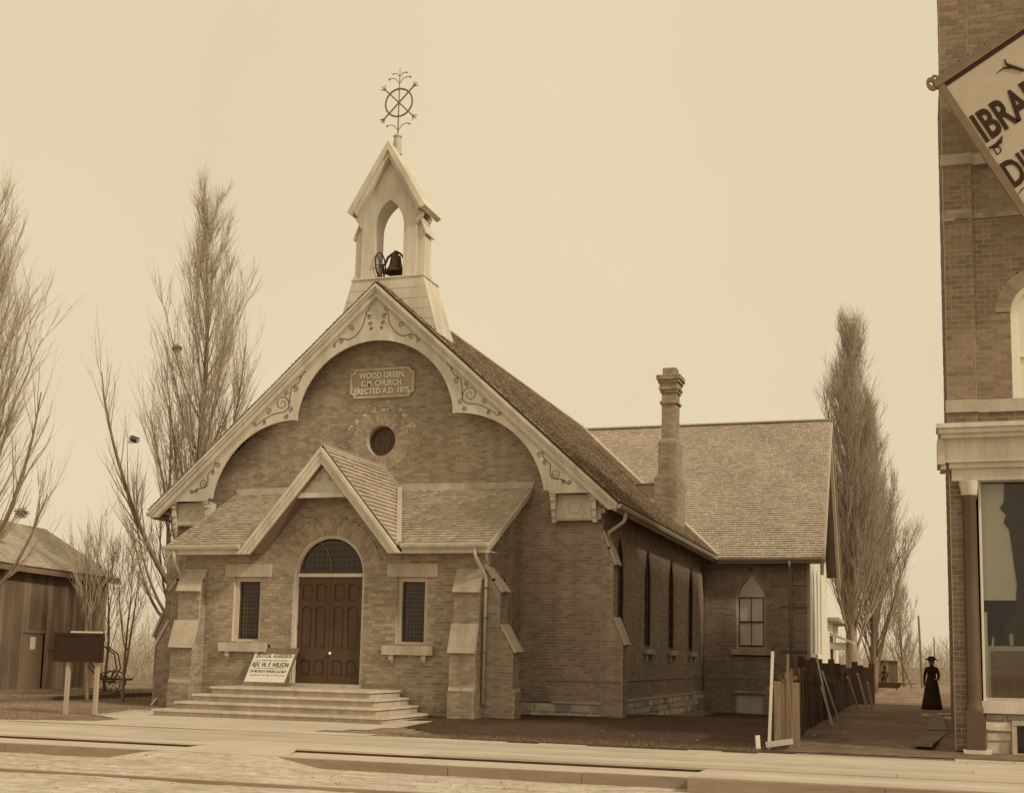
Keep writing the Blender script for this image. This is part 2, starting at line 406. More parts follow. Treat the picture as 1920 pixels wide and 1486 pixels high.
# lower strip in front of the walk and kerb stones
ls = struct(MB().box((-60, 17.02, -.35), (-2.95, 17.945, -.062)).build('gutter_strip', 'walk'))
kb = struct(MB().box((-60, 16.9, -.5), (60, 17.0, -.33)).build('kerb', 'kerb'))
def kerbrun(x0, x1, y, zt):
    x = x0
    while x < x1:
        L = min(rnd.uniform(1.8, 3.2), x1-x)
        B('kerb_stone', 'kerb', kb, ((x+.004, y+rnd.uniform(-.01, .01), -.33), (x+L-.004, y+.14, zt+rnd.uniform(-.006, .004)))); x += L
kerbrun(-60, -11.3, 16.88, -.055); kerbrun(-9.2, -2.9, 16.88, -.055); kerbrun(-2.9, 60, 16.40, -.012)
rail = MB()
for y in (14.36, 14.46): rail.box((-200, y, -.24), (200, y+.03, -.178))
tag(rail.build('streetcar_rail', 'kerb'), 'thin steel streetcar rail let into the dirt road', 'rail')
clod = MB()
for i in range(900):
    x = rnd.uniform(-16, 1); y = rnd.choice((rnd.uniform(9, 16.5), rnd.gauss(15.8, .3) if x > -9 else rnd.uniform(12, 16)))
    r = rnd.uniform(.006, .02)*(1.6 if rnd.random() < .1 else 1); z = road_hf(x, y)
    pts = [V((x+r*rnd.uniform(.6,1.4)*math.cos(a), y+r*rnd.uniform(.6,1.4)*math.sin(a), z-.005)) for a in (0, 1.25, 2.5, 3.8, 5)]
    b = len(clod.v); clod.v += [tuple(p) for p in pts]+[(x+r*.2, y, z+r*.55)]
    for k in range(5): clod.f.append((b+k, b+(k+1) % 5, b+5)); clod.t.append(rnd.random())
clod.build('clods', 'lane_dirt', kind='stuff'); bpy.data.objects['clods']['label'] = 'loose clods and crumbs of dark dirt on the road'

# ------------------------------------------------------------------ church
XC, YF = -13.69, 30.1
church = thing('church', 'brick church with scrolled white bargeboard, entrance porch and belfry', 'church', (XC, YF, 0))
HW, PW, PV = 6.19, 4.05, -2.8                              # half width of nave and porch, porch front
APEX, SL = 11.49, .905                                     # roof apex and slope
ROOF = lambda u: APEX-SL*abs(u)
# --- nave front wall with round window
fb, fm = MB(), MB()
RZ, RR = 7.26, .42
def front_iv(z):
    h = min(HW, (11.1-z)/SL)
    iv = [(-h, h)]
    if z < 5.75: iv = sub(iv, -3.85, 3.85)
    d = abs(z-RZ)
    if d < .84: w = math.sqrt(.84**2-d*d); iv = sub(iv, -w, w)
    return iv
pale = MB()
ring(pale, fm, (0,0,RZ), X_, -Y_, RR, .84, 0, 2*math.pi, 34, 2, .45)
brickwall(fb, fm, (0,0,0), X_, -Y_, .42, 11.06, front_iv)
fw_o = fb.build('front_wall', 'brick', church, kind='stuff'); fm.build('mortar', 'mortar', fw_o); pale.build('window_ring', 'brick_pale', fw_o)
# pale patch of cement above the round window
sp = MB()
for i in range(26):
    a = rnd.uniform(.2, 2.9); r = rnd.uniform(.8, 1.05); c = V((r*math.cos(a), -.006, RZ+r*math.sin(a)*1.05)); q = rnd.uniform(.03, .09)
    pts = [(q*rnd.uniform(.6,1.3)*math.cos(t), q*.6*rnd.uniform(.6,1.3)*math.sin(t)) for t in (0,1,2,3,4,5)]
    sp.prism(pts, c+V((0,-.001*i/6,0)), X_, Z_, -Y_, .01)
sp.build('cement_patches', 'mortar', fw_o, kind='stuff')
rw_ = MB(); circ = lambda r, n=32: [(r*math.cos(2*math.pi*i/n), r*math.sin(2*math.pi*i/n)) for i in range(n)]
win = MB().prism(circ(RR), (0,.22,RZ), X_, Z_, -Y_, .08, [circ(RR-.07)]).build('round_window', 'door_wood', church)
MB().prism(circ(RR-.07), (0,.25,RZ), X_, Z_, -Y_, .01).build('pane', 'window_mid', win)
g = MB(); g.tube([(.2*math.cos(a), .243, RZ+.2*math.sin(a)) for a in [2*math.pi*i/20 for i in range(21)]], .006, 4)
for a in range(8):
    c, s = math.cos(a*math.pi/4), math.sin(a*math.pi/4)
    g.tube([(.07*c,.243,RZ+.07*s), (.34*c,.243,RZ+.34*s)], .005, 4)
g.build('lead_grid', 'door_wood', win)
# --- stone plaque
pq = []
for cx, cz, a0 in ((.95,.41,180), (-.95,.41,270), (-.95,-.41,0), (.95,-.41,90)):
    a = [(cx+.13*math.cos(math.radians(a0+t)), cz+.13*math.sin(math.radians(a0+t))) for t in range(90, -1, -18)]
    pq += a
pin = [(x*.93, z*.86) for x, z in pq]
PZ = 8.84
plq = MB().prism(pq, (0,-.075,PZ), X_, Z_, -Y_, .1, [pin]).build('plaque', 'stone', church)
MB().prism(pin, (0,-.05,PZ), X_, Z_, -Y_, .04).build('plaque_face', 'plaque_ground', plq)
for tx, w, z in (('WOOD GREEN.', 1.36, .13), ('C.M. CHURCH.', 1.22, -.085), ('ERECTED A.D. 1875', 1.62, -.30)):
    lettering(tx, 'lettering', 'bright_paint', plq, (-w/2,-.049,PZ+z), X_, Z_, -Y_, w, .165, .03, .01)
# --- side walls with lancet windows
WV = (2.1, 5.7, 9.35, 13.0); LW, LZ0, LZS, LR = .52, 1.86, 3.75, 1.56
sb, smr = MB(), MB()
def side_iv(z):
    iv = [(.05, 15.65)]
    w = lancet_hw(z, LW, LZ0, LZS, LR)
    if w > 0:
        for c in WV: iv = sub(iv, c-w, c+w)
    return iv
brickwall(sb, smr, (HW,0,0), Y_, X_, .42, 5.3, side_iv)
sw_o = sb.build('side_wall', 'brick', church, kind='stuff'); smr.build('mortar', 'mortar', sw_o)
B('side_wall', 'mortar', church, ((-HW, .32, 0), (-HW+.3, 22, 5.3)))
for c in WV:
    P = lancet(LW, LZ0, LZS, LR); Q = lancet(LW-.09, LZ0+.09, LZS, LR-.09)
    wn = MB().prism(P, (HW-.04, c, 0), Y_, Z_, X_, .1, [Q]).build('lancet_window', 'door_wood', church)
    MB().prism(Q, (HW-.08, c, 0), Y_, Z_, X_, .01).build('pane', 'window_matte', wn)
    g = MB().box((HW-.079, c-.015, LZ0+.1), (HW-.06, c+.015, LZS+.95))
    for z in (2.5, 3.1, 3.7): g.box((HW-.0785, c-LW+.1, z), (HW-.065, c+LW-.1, z+.02))
    g.build('glazing_bar', 'door_wood', wn)
    s = MB().box((HW-.18, c-.62, 1.70), (HW+.12, c+.62, 1.855))
    for t in (-.42, .42): s.box((HW, c+t-.06, 1.52), (HW+.08, c+t+.06, 1.699))
    s.build('sill', 'stone', wn)
# string courses and water table
B('string_course', 'brick_pale', church, ((HW, .56, .95), (HW+.02, 15.64, 1.0)))
B('string_course', 'brick_pale', church, ((4.8, -.02, .95), (6.7, 0, 1.0)))
B('water_table', 'stone', church, ((4.95, -.06, .40), (HW+.05, .0, .46)), ((HW+.0, .55, .39), (HW+.07, 15.6, .45)))
# rubble foundation, each stone laid on its own
def rubble(name, O, U, N, L, z0, z1, lo, hi, parent=church):
    O, U, N = V(O), V(U), V(N)
    base = MB().obox(O+Z_*z0-N*.02, U*L, Z_*(z1-z0), -N*.3).build(name, 'mortar', parent)
    z = z0
    while z < z1-.04:
        h = min(rnd.uniform(.16, .24), z1-z)
        if z1-(z+h) < .08: h = z1-z
        a = 0
        while a < L-.03:
            w = min(rnd.uniform(lo, hi), L-a)
            if L-(a+w) < .1: w = L-a
            j = lambda: rnd.uniform(-.012, .012); p = rnd.uniform(.0, .035)
            P = [O+U*(a+.012+j())+Z_*(z+.012+j()), O+U*(a+w-.012+j())+Z_*(z+.012+j()), O+U*(a+w-.012+j())+Z_*(z+h-.012), O+U*(a+.012+j())+Z_*(z+h-.012+j())]
            q = MB(); q.quadbox([x-N*.05 for x in P]+[x+(N*p)+(O+U*(a+w/2)+Z_*(z+h/2)-x)*.12 for x in P])
            q.build('foundation_stone', 'stone_rough', base); a += w
        z += h
    return base
rubble('foundation', (4.05, -.03, 0), X_, -Y_, 2.2, -.05, .40, .28, .6)
rubble('foundation', (HW+.05, .5, 0), Y_, X_, 15.1, -.42, .39, .3, .65)
rubble('foundation', (-HW-.5, -.03, 0), X_, -Y_, 2.6, -.05, .40, .28, .6)
# --- buttresses
def buttress(O, out, side, w, prof, zb, name='buttress'):
    """prof: (z, projection) pairs from the ground up; slopes get stone weatherings"""
    O, out, side = V(O), V(out), V(side); bm, mm = MB(), MB(); zt = prof[-1][0]
    def pr(z):
        for (z0, p0), (z1, p1) in zip(prof[:-1], prof[1:]):
            if z0 <= z <= z1: return p0+(p1-p0)*(z-z0)/max(1e-6, z1-z0)
        return 0
    for sgn in (0, 1):                                     # the two flanks
        brickwall(bm, mm, O+side*(w*sgn-(.002 if sgn else -.002)), out, side*(1 if sgn else -1), zb, zt, lambda z: [(0, pr(z)-.012)], depth=w/2-.02, header=0)
    flats = [(a, b) for a, b in zip(prof[:-1], prof[1:]) if abs(a[1]-b[1]) < 1e-6]
    for a, b in flats:
        z0 = max(zb, a[0]); n = round((b[0]-z0)/.08)
        if n > 0: brickwall(bm, mm, O+out*a[1], side, out, z0, b[0], lambda z: [(.014, w-.014)], depth=.12, header=0)
    r = bm.build(name, 'brick', church, kind='stuff'); mm.build('mortar', 'mortar', r)
    for a, b in zip(prof[:-1], prof[1:]):
        if abs(a[1]-b[1]) < 1e-6: continue
        if b[0]-a[0] < .1: continue
        n = 2 if b[0]-a[0] > .58 and b[1] == 0 else (2 if b[1] == 0 else 1)
        for k in range(n):                                 # sloped slabs, each overlapping the one below
            za, zc = a[0]+(b[0]-a[0])*k/n, a[0]+(b[0]-a[0])*(k+1)/n
            pa, pc = a[1]+(b[1]-a[1])*k/n, a[1]+(b[1]-a[1])*(k+1)/n
            S = (out*(pc-pa)+Z_*(zc-za)); Nn = (out*(zc-za)-Z_*(pc-pa)).normalized(); Sn = S.normalized()
            MB().obox(O-side*.015+out*pa+Z_*za-Sn*.06+Nn*.004, side*(w+.03), S+Sn*.06, Nn*(.055+.02*(k == 0))).build('weathering', 'stone', r)
    return r
pf = [(0, .56), (.74, .56), (.80, .50), (1.62, .50), (2.25, .28), (3.02, .28), (3.55, 0)]
ps = [(0, .80), (.74, .80), (.80, .74), (1.66, .74), (2.25, .40), (3.05, .40), (3.6, 0)]
for s in (1, -1):
    buttress((s*3.40, PV, 0), -Y_, X_*s, .65, pf, .0)
    buttress((s*PW, PV+.02, 0), X_*s, Y_, .52, ps, .0)
    buttress((s*HW, .0, 0), X_*s, Y_, .5, [(0, .56), (1.92, .56), (2.55, .30), (3.92, .30), (4.72, 0)], .0)
# --- porch walls
pb, pm, vo = MB(), MB(), MB(); cand = []
DZ, DR = 3.46, .95
def porch_iv(z):
    h = PW if z < 4.02 else max(0, (6.28-z)/1.19)
    iv = [(-h, h)]
    if z < DZ: iv = sub(iv, -.95, .95)
    elif z < DZ+1.40: w = math.sqrt(1.40**2-(z-DZ)**2); iv = sub(iv, -w, w)
    for s in (-1, 1):
        if 1.74 < z < 3.38: iv = sub(iv, min(s*1.83, s*2.62), max(s*1.83, s*2.62))
        if 3.38 < z < 3.70: iv = sub(iv, min(s*1.57, s*2.88), max(s*1.57, s*2.88))
        if 1.52 < z < 1.74: iv = sub(iv, min(s*1.53, s*2.84), max(s*1.53, s*2.84))
    return iv
brickwall(pb, pm, (0,PV,0), X_, -Y_, .02, 5.62, porch_iv, cand=cand)
ring(vo, pm, (0,PV,DZ), X_, -Y_, DR, 1.40, 0, math.pi, 43, 2, .3)
pw_o = pb.build('porch_wall', 'brick', church, kind='stuff')
cand2 = []
CAMP = V((-XC, -YF, 1.5))
single_bricks(cand, pb, 300, lambda c: (c[0]-CAMP).length + (50 if abs(c[0].x) > 3.35 or c[0].z < .72 or c[0].z > 5.2 else 0), pw_o, 'brick_single')
me = bpy.data.meshes.new('porch_wall'); me.from_pydata(pb.v, [], pb.f); me.attributes.new('tone', 'FLOAT', 'FACE').data.foreach_set('value', pb.t); me.materials.append(MATS['brick']); pw_o.data = me
pm.build('mortar', 'mortar', pw_o); vo.build('arch_brick', 'brick_pale', pw_o, kind='stuff')
for s in (1, -1):                                          # flanks with one lancet each
    qb, qm = MB(), MB()
    w0 = dict(w=.24, z0=2.05, zs=3.0, R=.72); C0 = 1.55
    def fl(z):
        iv = [(.05, 2.8)] if z < 3.95 else [(min(2.8, .05+(z-3.95)/.53), 2.8)]
        w = lancet_hw(z, **w0); return sub(iv, C0-w, C0+w) if w > 0 else iv
    brickwall(qb, qm, (s*PW, PV, 0), Y_, X_*s, .0, 5.3, fl)
    o = qb.build('porch_wall', 'brick', church, kind='stuff'); qm.build('mortar', 'mortar', o)
    P = lancet(**w0); Q = lancet(.18, 2.11, 3.0, .66)
    wn = MB().prism(P, (s*(PW-.03), PV+C0, 0), Y_, Z_, X_*s, .08, [Q]).build('lancet_window', 'door_wood', church)
    MB().prism(Q, (s*(PW-.06), PV+C0, 0), Y_, Z_, X_*s, .01).build('pane', 'window_matte', wn)
# --- lintels, sills, leaded windows
for s in (1, -1):
    a, b = (1.83, 2.62) if s > 0 else (-2.62, -1.83)
    wn = MB().box((a+.001, PV+.10, 1.741), (a+.10, PV+.22, 3.379)).box((b-.10, PV+.10, 1.741), (b-.001, PV+.22, 3.379)).box((a+.10, PV+.10, 3.27), (b-.10, PV+.22, 3.379)).box((a+.10, PV+.10, 1.741), (b-.10, PV+.22, 1.83)).build('leaded_window', 'tan_paint', church)
    f = MB()
    for p, q in (((a+.10,PV+.15,1.83), (a+.135,PV+.20,3.27)), ((b-.135,PV+.15,1.83), (b-.10,PV+.20,3.27)), ((a+.135,PV+.15,3.235), (b-.135,PV+.20,3.27)), ((a+.135,PV+.15,1.83), (b-.135,PV+.20,1.865))): f.box(p, q)
    f.build('sash', 'door_wood', wn)
    B('pane', 'window_dark', wn, ((a+.10, PV+.19, 1.84), (b-.10, PV+.205, 3.26)))
    g = MB()
    for i in range(1, 6): x = a+.135+(b-a-.27)*i/6; g.box((x-.003, PV+.178, 1.865), (x+.003, PV+.189, 3.235))
    for i in range(1, 13): z = 1.865+1.37*i/13; g.box((a+.135, PV+.177, z-.003), (b-.135, PV+.188, z+.003))
    g.build('lead_grid', 'lead', wn)
    A, Bb = (1.57, 2.88) if s > 0 else (-2.88, -1.57)
    B('lintel', 'stone', wn, ((A, PV-.02, 3.381), (Bb, PV+.25, 3.70)))
    sl = MB().box((A-.04, PV-.13, 1.52), (Bb-.04, PV+.25, 1.738)).build('sill', 'stone', wn)
    c = MB()
    for t in (A+.2, Bb-.28): c.box((t-.055, PV-.10, 1.40), (t+.055, PV-.002, 1.519)); c.box((t-.04, PV-.06, 1.34), (t+.04, PV-.002, 1.399))
    c.build('sill_corbel', 'stone', wn)
# --- doorway
dw = MB()
arc = lambda r, n=28: [(r*math.cos(math.pi*i/n), DZ+r*math.sin(math.pi*i/n)) for i in range(n+1)]
for r0, r1, y in ((.872, .912, .10), (.905, .949, .05)):
    outl = [(r1, .70)]+arc(r1)+[(-r1, .70)]; inn = [(-r0, .70)]+arc(r0)[::-1]+[(r0, .70)]
    dw.prism(outl+inn, (0, PV+y, 0), X_, Z_, -Y_, .12)
door = dw.build('door_frame', 'white_paint', church)
B('transom', 'white_paint', door, ((-.871, PV+.09, 3.385), (.871, PV+.2, 3.47)))
B('threshold', 'stone', door, ((-.98, PV-.10, .70), (.98, PV+.25, .785)))
def seg(x0, x1, z0, z1, rise):
    n = 6; return [(x0, z0), (x1, z0)]+[(x1+(x0-x1)*i/n, z1-rise+rise*math.sin(math.pi*i/n)) for i in range(n+1)]
for s in (-1, 1):
    x0, x1 = (-.868, -.004) if s < 0 else (.004, .868)
    holes = []; w = (x1-x0-.30)/2
    for k in (0, 1):
        a = x0+.10+k*(w+.10)
        for z0, z1 in ((.97, 1.36), (1.62, 2.66), (2.80, 3.22)): holes.append(seg(a, a+w, z0, z1, .045))
    lf = MB().prism([(x0, .79), (x1, .79), (x1, 3.38), (x0, 3.38)], (0, PV+.14, 0), X_, Z_, -Y_, .03, holes).build('door_leaf', 'door_wood', church)
    for h in holes:
        cx, cz = sum(p[0] for p in h)/len(h), sum(p[1] for p in h)/len(h)
        MB().prism(h, (0, PV+.172, 0), X_, Z_, -Y_, .02).build('door_panel', 'door_wood', lf)
        MB().prism([(cx+(x-cx)*.72, cz+(z-cz)*(.8 if h[-1][1]-h[0][1] < .6 else .9)) for x, z in h], (0, PV+.160, 0), X_, Z_, -Y_, .013).build('raised_field', 'door_wood', lf)
    for z in (1.1, 2.1, 3.1): MB().box((x0+.0 if s < 0 else x1-.05, PV+.13, z), (x0+.05 if s < 0 else x1, PV+.139, z+.12)).build('hinge', 'dark_iron', lf)
    if s > 0:
        MB().lathe([(0, 0), (.02, .0), (.036, .02), (.04, .04), (.03, .062), (.0, .07)], n=14).build('knob', 'porcelain', lf, smooth=True)
        k = bpy.data.objects['knob']; k.location = (.06, PV+.138, 1.52); k.rotation_euler = (math.radians(90), 0, 0)
fan = MB().prism([(x, z) for x, z in arc(.87)], (0, PV+.16, 0), X_, Z_, -Y_, .06, [[(x*.91, 3.55+(z-DZ)*.89) for x, z in arc(1*.87)]]).build('fanlight', 'door_wood', church)
MB().prism(arc(.84), (0, PV+.19, 0), X_, Z_, -Y_, .01).build('pane', 'window_dark', fan)
g = MB()
for i in range(-5, 6):
    x = i*.137; top = DZ+.07+math.sqrt(max(0, .76**2-x*x))*.97
    if top > 3.58: g.box((x-.003, PV+.175, 3.55), (x+.003, PV+.188, top))
for i in range(1, 6):
    z = 3.55+i*.137; w = math.sqrt(max(0, .77**2-(z-DZ-.07)**2)); g.box((-w, PV+.174, z-.003), (w, PV+.187, z+.003))
g.build('lead_grid', 'lead', fan)
g = MB(); g.tube([(-.42+.40*math.sin(t), PV+.168, 3.55+.70*math.cos(t)) for t in [i*math.pi/2/10 for i in range(11)]], .013, 5); g.build('ventilator_bar', 'lead', fan)
# --- porch roofs
pr_ = MB(); s_len = math.hypot(3.35, 1.78); SV = V((0, 3.35, 1.78)).normalized(); NV = V((0, -1.78, 3.35)).normalized()
E0 = V((0, PV-.55, 4.09)); GS = 1.19; GH = 6.46
def lean_iv(s):
    z = 4.09+s*SV.z; w = (GH-z)/GS-.04                      # the gablet covers the middle
    return [(-4.32, -max(w, 0)), (max(w, 0), 4.32)]
deck = MB()
for s in (1, -1):
    a = [(s*4.3, 0), (s*(GH-4.09)/GS, 0), (s*.5, s_len), (s*4.3, s_len)]
    deck.prism(a, E0-NV*.001, X_, SV, NV, .07)
roof = deck.build('porch_roof', 'roof_deck', church)
shingles(pr_, E0, X_, SV, NV, s_len, lean_iv, .155, .04); pr_.build('shingles', 'shingle', roof, kind='stuff')
gl = MB(); glen = math.hypot(2.02, 2.02*GS); gd = MB()
for s in (1, -1):
    S = V((-s*2.02, 0, 2.02*GS)).normalized(); N = V((s*GS, 0, 1)).normalized(); O = V((s*2.02, PV-.60, GH-2.02*GS))
    def giv(t, s=s):
        z = O.z+t*S.z; vv = (z-4.09)/1.78*3.35-.02         # up to the lean-to roof, then to the wall
        return [(0, min(3.38, max(.03, vv+.05)))]
    shingles(gl, O+N*.05, Y_, S, N, glen, giv, .155, .04)
    gd.prism([(0, 0), (.02, 0), (3.38, s_len*0+1.86), (3.38, glen), (0, glen)], O+N*.049, Y_, S, N, .05)
groof = gd.build('porch_gable_roof', 'roof_deck', church); gl.build('shingles', 'shingle', groof, kind='stuff')
gd = MB()
for s in (1, -1): gd.bar((s*.0+s*.02, PV-.60, GH+.085), (s*.02, 0, GH+.085), .14, .02, up=(s*GS, 0, 1))
gd.build('ridge_board', 'shingle', groof)
vl = MB()                                                  # valley flashing boards
for s in (1, -1):
    for dx in (-.09, .09):
        p = V((s*1.99+dx*s, PV-.55, 4.17)); q = V((s*.52+dx*s, -.02, 5.96)); vl.bar(p, q, .13, .035, up=(0, -.47, .88))
vl.build('valley_flashing', 'tan_paint', roof)
# cement flashing along the wall
for s in (1, -1):
    MB().prism([(s*.42, 5.84), (s*4.32, 5.86), (s*4.40, 6.03), (s*.36, 6.06)], (0, -.02, 0), X_, Z_, -Y_, .05).build('cement_flashing', 'stone', church)
    MB().prism([(0, 6.46), (s*.44, 5.93), (s*.60, 6.02), (0, 6.70)], (0, -.022, 0), X_, Z_, -Y_, .05).build('cement_flashing', 'stone', church)
# eaves, gutters, raking fascias of the porch
for s in (1, -1):
    a, b = sorted((s*2.16, s*4.34))
    ev = MB().box((a, PV-.56, 3.90), (b, PV-.50, 4.02)).box((a, PV-.50, 3.93), (b, PV-.0, 3.955))
    ev.build('eave_board', 'white_paint', church)
    gt = MB().prism([(0, 0), (.10, .0), (.13, .05), (.14, .10), (0, .10)], (a, PV-.56, 4.02), -Y_, Z_, -X_, b-a)
    gt.build('gutter', 'white_paint', church)
    rk = MB(); d = V((-s*1, 0, GS)).normalized(); top = V((0, PV-.60, GH+.03))
    for w, y0, y1, o in ((.075, -.715, -.60, 0), (.08, -.675, -.60, .075), (.10, -.645, -.60, .155)):
        n = V((s*GS, 0, 1)).normalized(); vo_ = o/n.z; wv = w/n.z
        poly = [(0, top.z-vo_), (0, top.z-vo_-wv), (s*(top.z-vo_-wv-3.895)/GS, 3.895), (s*(top.z-vo_-3.895)/GS, 3.895)]
        rk.prism(poly, (0, PV+y0, 0), X_, Z_, -Y_, y1-y0)
    rk.build('raking_fascia', 'white_paint', church)
    MB().prism([(0, GH-.34), (0, GH-.37), (s*(GH-.37-3.95)/GS, 3.95), (s*(GH-.34-3.95)/GS, 3.95)], (0, PV-.59, 0), X_, Z_, -Y_, .59).build('soffit', 'soffit', church)
    e = MB().prism([(0,0), (.10,0), (.10,.10), (0,.10)], (s*4.30, PV-.56, 3.92), SV, Z_, X_*s, .05) if False else None
    vg = MB().bar((s*4.33, PV-.55, 4.01), (s*4.33, -.01, 5.80), .05, .14, up=(0, -.47, .88)); vg.build('verge_board', 'tan_paint', church)
# tympanum with trefoil
ty = [(-.98, 5.30), (.98, 5.30), (0, 6.42)]
tri = MB().prism(ty, (0, PV-.42, 0), X_, Z_, -Y_, .05).build('tympanum', 'white_paint', church)
t = MB().box((-.82, PV-.50, 5.28), (.82, PV-.42, 5.40)); t.build('tympanum_sill', 'white_paint', tri)
t = MB()
for s in (1, -1): t.bar((s*.74, PV-.44, 5.42), (0, PV-.44, 6.20), .04, .03, up=(0,-1,0))
t.build('moulding', 'tan_paint', tri)
t = MB(); TF = 5.66
for cx, cz, r, a0, a1 in ((0, TF+.13, .125, -35, 215), (-.22, TF-.10, .16, 60, 190), (.22, TF-.10, .16, -10, 120)):
    t.tube([(cx+r*math.cos(math.radians(a)), PV-.43, cz+r*math.sin(math.radians(a))) for a in [a0+(a1-a0)*i/14 for i in range(15)]], .02, 5)
t.build('trefoil', 'tan_paint', tri)
# downspouts of the porch
for s in (1, -1):
    u = 4.02*s; P = [(u, PV-.60, 4.02), (u, PV-.60, 3.86), (u+s*.03, PV-.50, 3.72), (u+s*.08, PV-.12, 3.42), (u+s*.09, PV-.07, 3.3), (u+s*.09, PV-.07, .42 if s > 0 else 3.2)]
    ds = MB().tube(P, .045, 8).build('downspout', 'white_paint', church, smooth=True)
    if s > 0:
        st = MB()
        for z in (.75, 1.6, 2.4, 3.1): st.box((u+.035, PV-.125, z), (u+.145, PV-.015, z+.03))
        st.build('strap', 'grey_iron', ds)
# --- main bargeboard
BV = -.58
def hook(s):
    arc2 = [(2.35+2.47*math.cos(a), 5.35+2.47*math.sin(a)) for a in [math.radians(8+(90-8)*i/16) for i in range(17)]]
    a0 = math.acos(2.30/2.305) if False else math.asin(.22/2.3)
    arc1 = [(2.3*math.cos(a), 7.6+2.3*math.sin(a)) for a in [a0+(math.pi/2-a0)*i/18 for i in range(19)]]
    P = [(0, 11.22), (6.12, 11.22-SL*6.12), (6.0, 5.64), (4.95, 5.64), (4.90, 5.72), (4.76, 5.70)]+arc2+[(2.27, 7.80)]+arc1[1:]
    return [(s*x, z) for x, z in P]
bars = []
for s in (1, -1):
    bb = MB().prism(hook(s), (0, BV+.03, 0), X_, Z_, -Y_, .05).build('bargeboard', 'white_paint', church); bars.append(bb)
    mo = MB()
    for o, w, y0, y1 in ((.00, .075, -.20, .02), (.075, .065, -.155, .02), (.14, .12, -.10, .02), (.26, .03, -.05, .02)):
        L = 6.72-(.0 if o < .15 else .10 if o < .3 else .35)
        z0 = APEX-.05-o/.7416
        zl = z0-w/.7416; uu, ul = min(6.72, (z0-5.20)/SL), min(6.72, (zl-5.20)/SL)
        mo.prism([(0, z0), (0, zl), (s*ul, zl-SL*ul), (s*uu, z0-SL*uu)], (0, BV+y0+.05, 0), X_, Z_, -Y_, y1-y0-.02)
    mo.build('raking_moulding', 'white_paint', bb)
    gr = MB(); z0 = APEX-.05-.335/.7416; gr.bar((0, BV+.028, z0), (s*6.0, BV+.028, z0-SL*6.0), .02, .012, up=(0,-1,0)); gr.build('groove', 'tan_paint', bb)
    def spiral(b, c, r, a0=0, turns=1.6, w=.011, sg=1):
        n = int(16*turns); b.tube([(s*(c[0]+r*(1-.85*i/n)*math.cos(a0+sg*2*math.pi*turns*i/n)), BV+.026, c[1]+r*(1-.85*i/n)*math.sin(a0+sg*2*math.pi*turns*i/n)) for i in range(n+1)], [w*(1-.5*i/n) for i in range(n+1)], 4)
    def curve(b, P, w=.011):
        P = [V((s*x, BV+.026, z)) for x, z in P]; pts = []
        for i in range(len(P)-1):
            p0, p1, p2, p3 = P[max(i-1,0)], P[i], P[i+1], P[min(i+2, len(P)-1)]
            for k in range(4):
                t = k/4; pts.append(.5*((2*p1)+(p2-p0)*t+(2*p0-5*p1+4*p2-p3)*t*t+(3*p1-p0-3*p2+p3)*t**3))
        b.tube(pts+[P[-1]], w, 4)
    sc_ = MB()
    curve(sc_, [(2.13,9.1),(2.19,8.99),(2.26,8.86),(2.4,8.76),(2.47,8.68),(2.51,8.49),(2.52,8.3),(2.55,8.16),(2.67,8.06),(2.87,8.03),(3.05,7.98),(3.32,7.84),(3.53,7.69)])
    for c, r, a, g in (((2.74,8.29),.21,3.3,-1), ((2.35,8.67),.085,.8,1), ((2.61,8.57),.07,-1.2,1), ((3.12,8.10),.08,-1.6,1), ((2.48,8.13),.075,-1,-1), ((2.61,7.92),.07,2,1), ((3.27,7.78),.06,1.2,1), ((3.56,7.76),.05,-2,1), ((2.25,9.02),.05,3.5,-1), ((2.10,9.14),.04,0,1)): spiral(sc_, c, r, a, 1.6, .010, g)
    sc_.build('scroll', 'scroll_paint', bb); sc_ = MB()
    curve(sc_, [(.21,10.57),(.32,10.62),(.39,10.34),(.58,10.08),(.81,9.97),(1.04,10.01),(1.23,9.87)])
    for c, r, a, g in (((.27,10.75),.085,-1.4,1), ((.22,10.55),.07,1,1), ((.17,10.38),.06,1,-1), ((.16,10.24),.05,2,1), ((.74,10.29),.085,-1.7,-1), ((1.03,9.93),.07,1.5,1), ((1.22,9.82),.06,2,-1)): spiral(sc_, c, r, a, 1.5, .010, g)
    sc_.build('scroll', 'scroll_paint', bb); sc_ = MB()
    curve(sc_, [(4.74,6.71),(4.78,6.55),(4.95,6.39),(4.95,6.17),(5.09,6.01),(5.25,5.99),(5.43,5.87)])
    for c, r, a, g in (((5.08,6.14),.14,3.4,1), ((4.66,6.63),.08,.6,1), ((4.77,6.77),.065,-1.6,1), ((4.81,6.43),.065,1.2,1), ((5.32,5.93),.06,1.6,1), ((5.45,5.92),.06,-2,1)): spiral(sc_, c, r, a, 1.6, .010, g)
    sc_.build('scroll', 'scroll_paint', bb)
    # bracketed box under the foot of the bargeboard
    a, b = sorted((s*4.98, s*6.10))
    bx = MB().box((a, -.30, 4.98), (b, -.012, 5.63)).build('bracket_box', 'white_paint', church)
    pn = MB()
    for p, q in (((a+.12, -.32, 5.55), (b-.12, -.30, 5.60)), ((a+.12, -.32, 5.02), (b-.12, -.30, 5.06)), ((a+.14, -.32, 5.06), (a+.18, -.30, 5.55)), ((b-.18, -.32, 5.06), (b-.14, -.30, 5.55))): pn.box(p, q)
    cx = (a+b)/2
    pn.tube([(cx+.15*math.cos(t), -.305, 5.3+.15*math.sin(t)) for t in [i*math.pi/8 for i in range(17)]], .02, 4)
    for t in (-1, 1): pn.tube([(cx+t*(.22+.05*math.sin(k)), -.305, 5.12+.06*k) for k in range(7)], .016, 4)
    pn.build('carved_panel', 'white_paint', bx)
